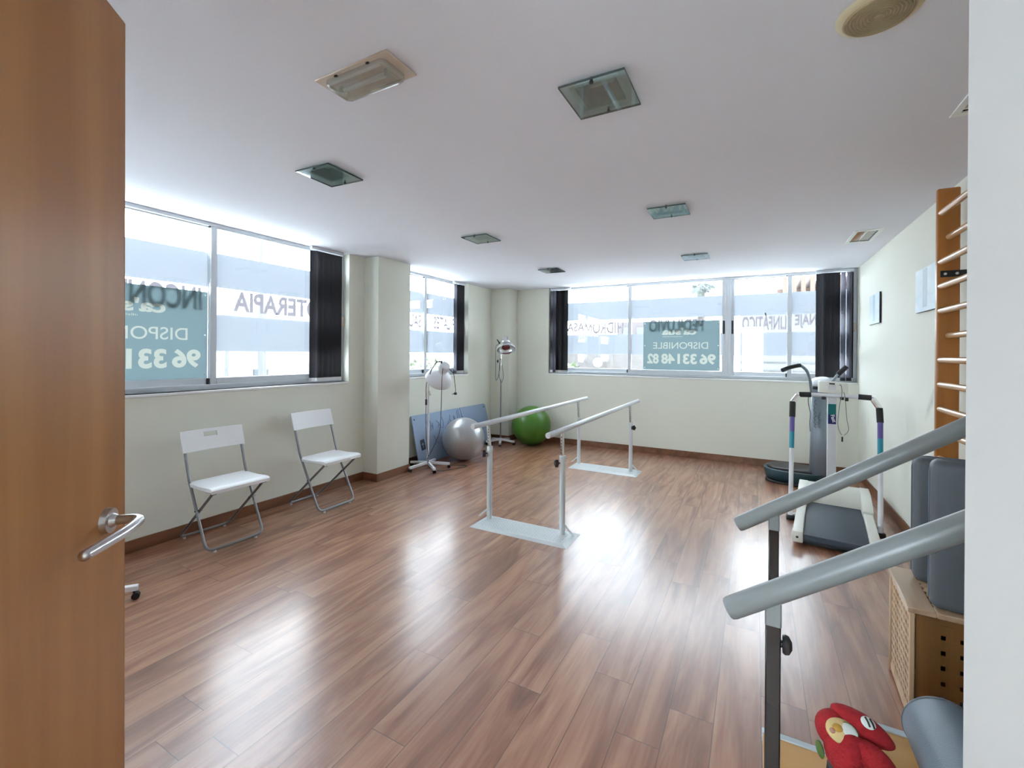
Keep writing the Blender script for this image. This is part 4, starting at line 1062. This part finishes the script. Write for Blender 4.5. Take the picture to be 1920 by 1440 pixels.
m = MB(); tl = Matrix.Translation((.583, 5.60, 1.115)) @ Matrix.Rotation(R_(-14), 4, 'Z') @ Matrix.Rotation(R_(36), 4, 'X') @ Matrix.Rotation(R_(-10), 4, 'Y') 
m.prism([(.098 * math.cos(2 * PI * i / 32), .068 * math.sin(2 * PI * i / 32)) for i in range(32)], -.012, .012, tl, .005, 2); m.build('display_panel', M_['screen'], root)
m = MB(); hl_ = spline([(.520, 5.600, .96), (.508, 5.56, 1.05), (.492, 5.50, 1.136), (.460, 5.435, 1.225), (.419, 5.375, 1.268), (.384, 5.333, 1.284), (.365, 5.322, 1.279)], 6)
m.tube(hl_, .014, 14); hb_ = [(.62, 5.64, 1.0), (.66, 5.68, 1.06), (.715, 5.717, 1.125), (.769, 5.724, 1.212)]; m.tube(spline(hb_, 6), .0125, 14); m.build('handlebar', M_['vibgrey'], root)
m = MB(); m.tube(spline([(.395, 5.345, 1.283), (.365, 5.322, 1.279), (.30, 5.257, 1.262), (.236, 5.195, 1.236)], 5), .020, 14); m.build('hand_grip', M_['rubber'], root)
m = MB(); m.tube([(.757, 5.722, 1.19), (.83, 5.712, 1.275)], .024, 14); m.build('hand_grip', M_['rubber'], root)
m = MB(); m.tube(spline([(.505, 5.585, 1.0), (.484, 5.55, .931), (.492, 5.555, .85), (.505, 5.565, .78), (.500, 5.565, .687), (.506, 5.575, .595)], 6), .004, 8); m.build('cable', M_['cable'], root)

# ------------------------------------------------------------------ wall bars
root = thing('wall_bars', 'tall wooden wall bars with pale round rungs on the right wall', 'wall bars', (.98, 3.0, 0))
for y in (3.42, 2.56):
    m = MB(); m.box((.912, y - .0, .0), (1.012, y + .035, 2.345), .008, 3); m.build('upright', M_['beech'], root)
k = 0
for i in range(16):
    z = 2.205 - i * .1405
    if z < .12: break
    x = .965 if i % 4 == 1 else .932
    m = MB(); m.tube([(x, 2.585, z), (x, 3.425, z)], .0175, 16); m.build('rung', M_['rung'], root)
for y in (3.42, 2.595):
    m = MB(); m.box((.925, y - .006, 1.835), (XR, y, 1.872), .001, 1); br = m.build('wall_bracket', M_['black'], root)
    m = MB()
    for x in (.945, .995): m.cyl((x, y - .006, 1.853), (x, y - .010, 1.853), .007, n=12)
    m.build('screw', M_['padfoot'], br, split=True)

# ------------------------------------------------------------------ lattice crate with pads on top
cr = thing('lattice_crate', 'acacia lattice storage crate at the foot of the wall bars', 'crate', (.752, 2.34, 0), R_(-3))
hx, hy, hz = .235, .19, .455
def cp_(mb, name, m, par=None): return mb.build(name, m, par or cr, world=False)
for sx in (-1, 1):
    for sy in (-1, 1):
        m = MB(); m.box((sx * hx - .008 * (sx + 1), sy * hy - .008 * (sy + 1), 0), (sx * hx - .008 * (sx - 1), sy * hy - .008 * (sy - 1), hz - .02), .003, 1); cp_(m, 'corner_post', M_['acacia'])
def lattice(mb, F, u0, u1, v0, v1, nu, nv, w=.010, dd=.005):
    for i in range(nu):
        u = u0 + (u1 - u0) * (i + .5) / nu
        p, q = F(u - w, v0, 0), F(u + w, v1, dd); mb.box([min(a, c) for a, c in zip(p, q)], [max(a, c) for a, c in zip(p, q)])
    for j in range(nv):
        v = v0 + (v1 - v0) * (j + .5) / nv
        p, q = F(u0, v - w, -.0012), F(u1, v + w, dd - .001); mb.box([min(a, c) for a, c in zip(p, q)], [max(a, c) for a, c in zip(p, q)])
faces = [(lambda u, v, d: (-hx + .008 + d, u, v), -hy + .02, hy - .02, 9, 'acacia'), (lambda u, v, d: (hx - .008 - d, u, v), -hy + .02, hy - .02, 9, 'acacia'),
         (lambda u, v, d: (u, -hy + .008 + d, v), -hx + .085, hx - .03, 5, 'acaciashade'), (lambda u, v, d: (u, hy - .008 - d, v), -hx + .02, hx - .02, 11, 'acacia')]
for F, a, c, n, mk in faces:
    m = MB(); lattice(m, F, a, c, .035, hz - .035, n, 12 if mk == 'acacia' else 7, .0068 if mk == 'acacia' else .019); cp_(m, 'lattice_panel', M_[mk])
    m = MB()
    for z0, z1 in ((.012, .042), (hz - .045, hz - .02)):
        p, q = F(a - .002, z0, -.004), F(c + .002, z1, .016); m.box([min(x, y) for x, y in zip(p, q)], [max(x, y) for x, y in zip(p, q)], .002, 1)
    m.build('panel_rail', M_[mk], cr, world=False, split=True)
m = MB()
for lo, hi in (((-hx - .006, -hy - .006), (-hx + .075, hy + .006)), ((hx - .075, -hy - .006), (hx + .006, hy + .006)), ((-hx + .075, -hy - .006), (hx - .075, -hy + .05)), ((-hx + .075, hy - .05), (hx - .075, hy + .006))):
    m.box((*lo, hz - .02), (*hi, hz), .003, 1)
lid = cp_(m, 'lid', M_['acaciatop'])
m = MB(); lattice(m, lambda u, v, d: (u, v, hz - .004 - d), -hx + .07, hx - .07, -hy + .045, hy - .045, 8, 7); cp_(m, 'lid_lattice', M_['acacia'], lid)
m = MB(); m.box((-hx + .020, -hy + .006, .03), (-hx + .088, -hy + .016, hz - .02)); m.box((hx - .035, -hy + .006, .03), (hx - .020, -hy + .016, hz - .02)); m.build('panel_stile', M_['acaciashade'], cr, world=False, split=True)
m = MB(); m.box((-hx + .018, -hy + .03, .02), (-hx + .022, hy - .02, hz - .03)); m.box((hx - .022, -hy + .03, .02), (hx - .018, hy - .02, hz - .03)); m.box((-hx + .02, hy - .022, .02), (hx - .02, hy - .018, hz - .03)); m.build('added_sheet', M_['added_sheet'], cr, world=False, split=True)  # dark sheets added behind the lattice so its holes look dark
m = MB(); m.box((-hx + .02, -hy + .02, .012), (hx - .02, hy - .02, .02)); cp_(m, 'bottom_board', M_['acaciashade'])
o = MB().box((0, 0, 0), (.07, .05, .06), .006).build('small_box', M_['whiteplastic'], None); o.location = (.63, 2.25, .0205)
tag(o, 'small white box showing through the crate lattice', 'box')
o = MB().ball((0, 0, .035), .035, 24).build('small_ball', M_['red'], None); o.location = (.745, 2.245, .0205)
tag(o, 'small red ball showing through the crate lattice', 'ball')

def cushion(lo, hi, loc, rz_, label, tilt=0):
    root = thing('padded_board', label, 'pad', loc, R_(rz_), 'grey pads standing on the crate')
    m = MB(); m.box(lo, hi, .028, 5); m.build('vinyl_cover', M_['pad'], root, world=False)
    m = MB()
    y0 = (lo[1] + hi[1]) / 2
    m.tube([(lo[0] - .001, y0, lo[2] + .03), (lo[0] - .001, y0, hi[2] - .03), (lo[0] + .03, y0, hi[2] + .001), (hi[0] - .03, y0, hi[2] + .001)], .0035, 6, .02); m.build('piping', M_['bolster'], root, world=False)
cushion((0, -.04, 0), (.40, .04, .545), (.577, 2.222, .4555), -9, 'near slate grey padded board standing upright on the crate')
cushion((0, -.045, 0), (.36, .045, .51), (.583, 2.46, .4555), -6, 'far slate grey padded board standing upright behind the other one on the crate')

# ------------------------------------------------------------------ training stairs
root = thing('training_stairs', 'wooden training steps with grey sloping handrails beside the doorway', 'steps', (.5, 1.5, 0))
SX = (.030, .290, .585, .80, .985); ys, ye = 1.24, 1.762
for k, z in enumerate((.095, .235, .36, .485)):
    a = SX[k] - (.0 if k == 0 else .012); c = SX[k + 1]
    m = MB(); m.box((a, ys, z - .022), (c, ye, z), .002, 1); tr = m.build('tread', M_['stepwood'], root)
    m = MB(); m.box((a - .002, ye - .012, z - .03), (c, ye + .012, z + .004), .002, 1); m.box((a - .002, ys - .012, z - .03), (c, ys + .012, z + .004), .002, 1)
    if k: m.box((a - .006, ys, z - .026), (a + .012, ye, z + .003), .002, 1)
    m.build('edge_strip', M_['stepedge'], tr, split=True)
    m = MB(); m.box((a + .01, ys + .01, 0 if k == 0 else z - (.14 if k == 1 else .125) - .005), (a + .024, ye - .01, z - .022)); m.build('riser', M_['plushpink'], tr)
m = MB()
for y in (ys + .02, ye - .035):
    for k, z in enumerate((.095, .235, .36, .485)):
        a = SX[k] + .024; m.box((a, y, 0), (SX[k + 1] - .01, y + .018, z - .022))
m.build('side_panel', M_['stepwood'], root)
rl = lambda x: .800 + .672 * x
for y, dz in ((1.2, .004), (1.8, .008)):
    m = MB(); m.tube([(-.052, y, rl(-.052) + dz), (-.045, y, rl(-.045) + dz), (.92, y, rl(.92) + dz), (.93, y, rl(.93) + dz)], lambda t: .0235 if t in (0., 1.) else .0255, 36); m.build('handrail', M_['railgrey'], root)
    m = MB(); ux = Vector((1, 0, .672)).normalized(); p = Vector((-.052, y, rl(-.052) + dz)); m.cyl(p - ux * .001, p + ux * .004, .0225, n=32); m.build('end_cap', M_['railgrey'], root)
    for x in ((.040 if y < 1.5 else .060), .84):
        zt = rl(x) + dz; yi = y + (.0 if y < 1.5 else 0)
        m = MB(); m.box((x - .0165, yi - .0165, zt - .072), (x + .0165, yi + .0165, zt - .012), .003, 1); m.build('post_sleeve', M_['railgrey'], root)
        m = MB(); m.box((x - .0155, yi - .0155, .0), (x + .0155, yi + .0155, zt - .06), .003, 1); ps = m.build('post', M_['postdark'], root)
        if y > 1.5: continue
        m = MB(); c = Vector((x + .010, yi, zt - .112)); m.cyl(c, c + Vector((.012, 0, 0)), .008, n=12); m.lathe([(0, .0), (.018, .001), (.021, .006), (.019, .014), (.008, .02), (0, .02)], Matrix.Translation(c + Vector((.008, 0, 0))) @ Matrix.Rotation(R_(90), 4, 'Y'), 24); m.build('knob', M_['black'], ps)
    m = MB(); yy = y
    for x in ((.040 if y < 1.5 else .060), .84):
        m.box((x - .012, min(yy, ys if y < 1.5 else ye) , .03), (x + .012, max(yy, ys if y < 1.5 else ye), .055))
    m.build('post_bracket', M_['stepedge'], root)

# bolster lying across the second step
root = thing('bolster', 'blue grey vinyl bolster lying across the training steps', 'bolster', (.4715, 1.44, .236))
m = MB(); r = .09; pf = [(0, 0), (.055, 0), (.077, .004), (.087, .014), (r, .03), (r, .53), (.087, .546), (.077, .556), (.055, .56), (0, .56)]
mtx = Matrix.Translation((.4715, 1.155, .236 + r)) @ Matrix.Rotation(R_(-90), 4, 'X')
m.lathe(pf, mtx, 48); m.build('vinyl_cover', M_['bolster'], root)
m = MB(); 
for z in (.026, .534): m.lathe([(r - .001, z - .003), (r + .002, z), (r - .001, z + .003)], mtx, 48)
m.build('piping', M_['pad'], root)

# plush flower on the first step
root = thing('plush_toy', 'red plush flower toy with cream centre standing on the lowest training step', 'soft toy', (.205, 1.50, .096)); 
def petal(c, size, rot, dent=0):
    mb = MB(); mb.ball((0, 0, 0), 1, 28)
    for v in mb.bm.verts:
        t = v.co.x
        k = 1 - .14 * max(0, t) ** 2 + .1 * min(0, t)
        v.co.y *= k; v.co.z *= k
    mb.bm.transform(Matrix.Translation(c) @ rot @ Matrix.Diagonal((*size, 1)))
    return mb
RZ = lambda a: Matrix.Rotation(R_(a), 4, 'Z'); RY = lambda a: Matrix.Rotation(R_(a), 4, 'Y'); RX = lambda a: Matrix.Rotation(R_(a), 4, 'X')
m = MB(); m.lathe([(0, 0), (.042, 0), (.047, .01), (.043, .05), (.036, .09), (.033, .10), (0, .102)], Matrix.Translation((.205, 1.50, .096)), 28); m.build('body', M_['plushpink'], root)
m = MB(); m.lathe([(.036, 0), (.046, .01), (.049, .04), (.046, .075), (.03, .09), (0, .09)], Matrix.Translation((.217, 1.50, .195)), 28, cap0=True); m.build('collar', M_['black'], root)
petal((.213, 1.492, .328), (.060, .052, .064), RZ(-90)).build('head', M_['red'], root)
petal((.186, 1.522, .360), (.045, .045, .050), RZ(150)).build('petal', M_['red'], root)
petal((.262, 1.548, .377), (.086, .036, .033), RZ(4) @ RY(24)).build('petal', M_['red'], root)
petal((.272, 1.484, .338), (.066, .036, .036), RZ(-4) @ RY(22)).build('petal', M_['red'], root)
Tf = Matrix.Translation((.205, 1.487, .382)) @ RZ(22) @ RX(38) @ RY(10)
m = MB(); m.ball((0, 0, 0), 1, 28, (.046, .033, .014), None); m.bm.transform(Tf); ctr = m.build('cream_centre', M_['plushcream'], root)
m = MB(); m.ball((.014, 0, .008), 1, 24, (.026, .021, .009)); m.bm.transform(Tf); m.build('white_patch', M_['plushwhite'], ctr)
m = MB(); m.tube([Tf @ Vector((.014 + .0265 * math.cos(k * PI / 12), .0215 * math.sin(k * PI / 12), .0095)) for k in range(24)], .0013, 6, closed=True); m.build('patch_outline', M_['plushgreen'], ctr)
m = MB(); m.ball((-.017, .004, .010), 1, 16, (.014, .011, .010)); m.bm.transform(Tf); m.build('gold_bobble', M_['plushgold'], ctr)
m = MB(); m.ball((-.034, -.003, .008), 1, 12, (.008, .007, .006)); m.bm.transform(Tf); m.build('brown_spot', M_['plushpink'], ctr)
Te = Matrix.Translation((.274, 1.532, .402)) @ RZ(4) @ RX(40) @ RY(22)
m = MB(); m.ball((0, 0, 0), 1, 24, (.021, .016, .006)); m.bm.transform(Te); ey = m.build('white_badge', M_['plushwhite'], root)
m = MB()
for s_ in (-.005, .008): m.tube([Te @ Vector((s_ - .005, .011, .0052)), Te @ Vector((s_, 0, .0066)), Te @ Vector((s_ + .004, -.011, .0052))], .0026, 8)
m.build('black_stripe', M_['black'], ey, split=True)
m = MB(); m.ball((0, 0, 0), 1, 16, (.010, .009, .026)); m.bm.transform(Matrix.Translation((.152, 1.485, .312)) @ RY(-14)); m.build('leaf', M_['plushgreen'], root)

root.location = (.212, 1.50, .096); root.scale = (.92, .92, .95)

# ------------------------------------------------------------------ outside
G = -.9
M_['ground'] = mat('pale_paving', (.5, .5, .49), .9, var=.1, scale=1.)
M_['wht'] = mat('white_render', (.060, .060, .062), .9, var=.04, scale=1.)
M_['win'] = mat('dark_window_glass', (.022, .024, .027), .2, var=.1)
M_['brick'] = mat('pinkish_brick', (.040, .033, .034), .9, var=.15, scale=12)
M_['hedge'] = mat('brownish_hedge', (.034, .031, .030), .9, var=.5, scale=9, bump=1., bscale=20)
M_['leaf'] = mat('green_foliage', (.028, .042, .018), .8, var=.5, scale=10)
M_['palm'] = mat('palm_foliage', (.026, .036, .032), .7, var=.3, scale=10)
M_['trunk'] = mat('palm_trunk', (.03, .025, .02), .9, var=.3, scale=10)
M_['tile'] = mat('orange_roof_tile', (.060, .036, .026), .8, var=.2, scale=8)
M_['pole'] = mat('galvanised_pole', (.024, .025, .028), .5, .2, var=.1)
b = MB(); b.box((-70, -40, G - .2), (60, 90, G)); struct('ground', b, M_['ground'])
def house(name, label, cat, lo, hi, wallm, wins, roof=None):
    root = thing(name, label, cat, ((lo[0] + hi[0]) / 2, (lo[1] + hi[1]) / 2, G))
    m = MB(); m.box(lo, hi); m.build('wall', wallm, root)
    for w0, w1 in wins:
        m = MB(); m.box(w0, w1); m.build('window', M_['win'], root)
    if roof:
        m = MB()
        for r0, r1 in roof: m.box(r0, r1)
        m.build('roof', M_['tile'], root)
    return root
house('townhouse', 'long white building across the street beyond the left window', 'building', (-19, -1, G), (-16.5, 13, 3.3), M_['wht'],
      [((-16.55, y, 1.6), (-16.45, y + .45, 2.5)) for y in (6.2, 7.4, 8.6, 9.8, 11.0, 12.0)])
house('garden_shed', 'white flat roofed kiosk in front of the long white building', 'building', (-13.6, 7.0, G), (-11.8, 8.3, 1.25), M_['wht'], [((-11.82, 7.2, .3), (-11.75, 7.6, .9))])
o = MB().box((-12.2, 8.35, G), (-11.9, 10.8, 1.08)).build('garden_wall', M_['brick'], None); tag(o, 'low pinkish brick wall across the street outside the left window', 'wall')
def post(name, label, x, y, top, r, arm=None):
    root = thing(name, label, 'post', (x, y, G))
    m = MB(); m.cyl((x, y, G), (x, y, top), r, r * .8, 16); m.build('pole', M_['pole'], root)
    if arm:
        m = MB(); m.tube([(x, y, top - .05), (x, y - .25, top + .12), (x, y - .9, top + .2)], r * .6, 10, .2); m.build('arm', M_['pole'], root)
        m = MB(); m.ball((x, y - 1.0, top + .18), .16, 16, (.6, 1.3, .5)); m.build('lantern', M_['whiteplastic'], root)
post('street_lamp', 'thick grey street lamp post outside the left window', -8.0, 5.05, 4.3, .075, True)
post('sign_post', 'thin bent-topped post outside the left window', -8.0, 4.42, 1.95, .03)
house('brick_house', 'low pinkish house beyond the narrow left window', 'building', (-17.5, 15.2, G), (-15, 18.2, 1.35), M_['brick'], [((-15.05, 15.5, .2), (-14.95, 16.0, .9))])
def bush(name, label, c, sz, m_, n=420, seed=1, cat='bush'):
    rnd = random.Random(seed); mb = MB()
    for _ in range(n):
        while True:
            p = Vector((rnd.uniform(-1, 1), rnd.uniform(-1, 1), rnd.uniform(-1, 1)))
            if .35 < p.length < 1: break
        q = Vector((p.x * sz[0] + c[0], p.y * sz[1] + c[1], p.z * sz[2] + c[2])); s_ = rnd.uniform(.06, .13)
        d = Vector((rnd.uniform(-1, 1), rnd.uniform(-1, 1), rnd.uniform(-.3, 1))).normalized(); e = d.orthogonal().normalized()
        mb.quad(q - d * s_, q + e * s_ * .5, q + d * s_, q - e * s_ * .5)
    o = mb.build(name, m_, None); o['kind'] = 'structure' if False else None
    del o['kind']
    return tag(o, label, cat)
bush('bush', 'leafy bush beyond the narrow left window', (-12.2, 15.4, .35), (.7, 1.8, .95), M_['leaf'], 520, 3)
o = MB().box((-9, 13.6, G), (-1.35, 14.1, 1.52), .1).build('hedge', M_['hedge'], None); tag(o, 'long brownish hedge beyond the left half of the back window', 'hedge')
bush('bush', 'bright green bush beyond the lower left corner of the back window', (-4.75, 12.6, .25), (.42, .4, .85), M_['leaf'], 420, 5)
root = thing('globe_lamp', 'white globe garden lamp in front of the hedge', 'lamp', (-4.15, 13.0, G))
m = MB(); m.ball((-4.15, 13.0, 1.13), .14, 24); m.build('globe', M_['whiteplastic'], root)
m = MB(); m.cyl((-4.15, 13.0, G), (-4.15, 13.0, 1.0), .03, n=10); m.build('pole', M_['pole'], root)
house('apartment_building', 'distant pinkish apartment block beyond the back window', 'building', (-11.5, 42, G), (-6.2, 48, 4.4), M_['brick'],
      [((x, 41.9, z), (x + .7, 42.05, z + .8)) for x in (-11, -9.7, -8.4, -7.2) for z in (3.1, 1.6)])
house('tiled_house', 'white house with orange tiled eaves beyond the right part of the back window', 'building', (-.38, 14.2, G), (6, 18, 2.95), M_['wht'], [],
      [((.62 + k * .2, 13.7, 3.02), (.72 + k * .2, 17, 3.42)) for k in range(14)] + [((.5, 13.9, 2.95), (6.2, 17, 3.15))])
m = MB()
root = bpy.data.objects['tiled_house']
for z in (1.18, 1.42, .95): m.box((-.36, 14.17, z), (6, 14.2, z + .02))
m.build('wall_groove', M_['win'], root)
# palm
root = thing('palm_tree', 'feathery palm tree showing at the top of the back window', 'tree', (-2.0, 20, G))
m = MB(); m.tube([(-2.0, 20, G), (-1.95, 20, 1.5), (-2.0, 20, 4.0)], lambda t: .2 - .05 * t, 12); m.build('trunk', M_['trunk'], root)
rnd = random.Random(4); m = MB()
for k in range(30):
    a = k * 2.4; el = rnd.uniform(.1, 1.25); ln = rnd.uniform(1.2, 2.0)
    d = Vector((math.cos(a) * math.cos(el), math.sin(a) * math.cos(el), math.sin(el)))
    pts = [Vector((-2.0, 20, 4.0)) + d * ln * t + Vector((0, 0, -.75 * t * t * ln)) for t in (0, .2, .4, .6, .8, 1.)]
    for p, q in zip(pts, pts[1:]):
        t_ = (q - p).normalized(); sd_ = t_.cross(Vector((0, 0, 1))).normalized()
        for j in range(5):
            o_ = p.lerp(q, j / 5)
            for s_ in (-1, 1):
                e_ = o_ + (sd_ * s_ * .8 + t_ * .5 + Vector((0, 0, -.45))).normalized() * .36
                m.quad(o_, o_ + t_ * .02, e_, e_ - t_ * .008)
m.build('fronds', M_['palm'], root)

# ------------------------------------------------------------------ light: overcast daylight
w = bpy.data.worlds.new('overcast_sky'); SC.world = w; w.use_nodes = True
N = w.node_tree.nodes; Lk = w.node_tree.links; bg = N['Background']
tc = N.new('ShaderNodeTexCoord'); nz = N.new('ShaderNodeTexNoise'); nz.inputs['Scale'].default_value = 2.2; nz.inputs['Detail'].default_value = 4
mp = N.new('ShaderNodeMapping'); mp.inputs['Scale'].default_value = (1, 1, 3); Lk.new(tc.outputs['Generated'], mp.inputs['Vector']); Lk.new(mp.outputs[0], nz.inputs['Vector'])
cr_ = N.new('ShaderNodeValToRGB'); e = cr_.color_ramp.elements
e[0].position = .35; e[0].color = (.76, .90, 1.06, 1); e[1].position = .62; e[1].color = (.91, .975, 1.03, 1)
Lk.new(nz.outputs['Fac'], cr_.inputs[0]); Lk.new(cr_.outputs[0], bg.inputs['Color'])
bg.inputs['Strength'].default_value = 13.0

sun = bpy.data.lights.new('sun', 'SUN'); so = bpy.data.objects.new('sun', sun); COL.objects.link(so)
sun.energy = 32; sun.angle = R_(8); sun.color = (.90, .965, 1.0)
so.rotation_euler = Vector((-.76, .02, -.65)).to_track_quat('-Z', 'Y').to_euler()

# ------------------------------------------------------------------ camera
yaw, roll = .4985, .0082
r = Vector((math.cos(yaw), math.sin(yaw), 0)); f = Vector((-math.sin(yaw), math.cos(yaw), 0)); u = Vector((0, 0, 1))
Rr_ = r * math.cos(roll) + u * math.sin(roll); Uu = u * math.cos(roll) - r * math.sin(roll)
cam = bpy.data.cameras.new('camera'); co = bpy.data.objects.new('camera', cam); COL.objects.link(co)
co.matrix_world = Matrix(((Rr_.x, Uu.x, -f.x, 0), (Rr_.y, Uu.y, -f.y, 0), (Rr_.z, Uu.z, -f.z, 1.38), (0, 0, 0, 1)))
cam.sensor_fit = 'HORIZONTAL'; cam.sensor_width = 36; cam.lens = 838.8 / 1920 * 36
cam.shift_y = -(720 - 662.7) / 1920
cam.clip_start = .02; cam.clip_end = 300
SC.camera = co
SC.view_settings.view_transform = 'Standard'; SC.view_settings.look = 'None'; SC.view_settings.gamma = 1; SC.view_settings.use_curve_mapping = False
SC.view_settings.exposure = .72
SC.cycles.max_bounces = 14; SC.cycles.diffuse_bounces = 8; SC.cycles.transparent_max_bounces = 24; SC.cycles.glossy_bounces = 6
SC.cycles.sample_clamp_indirect = 8
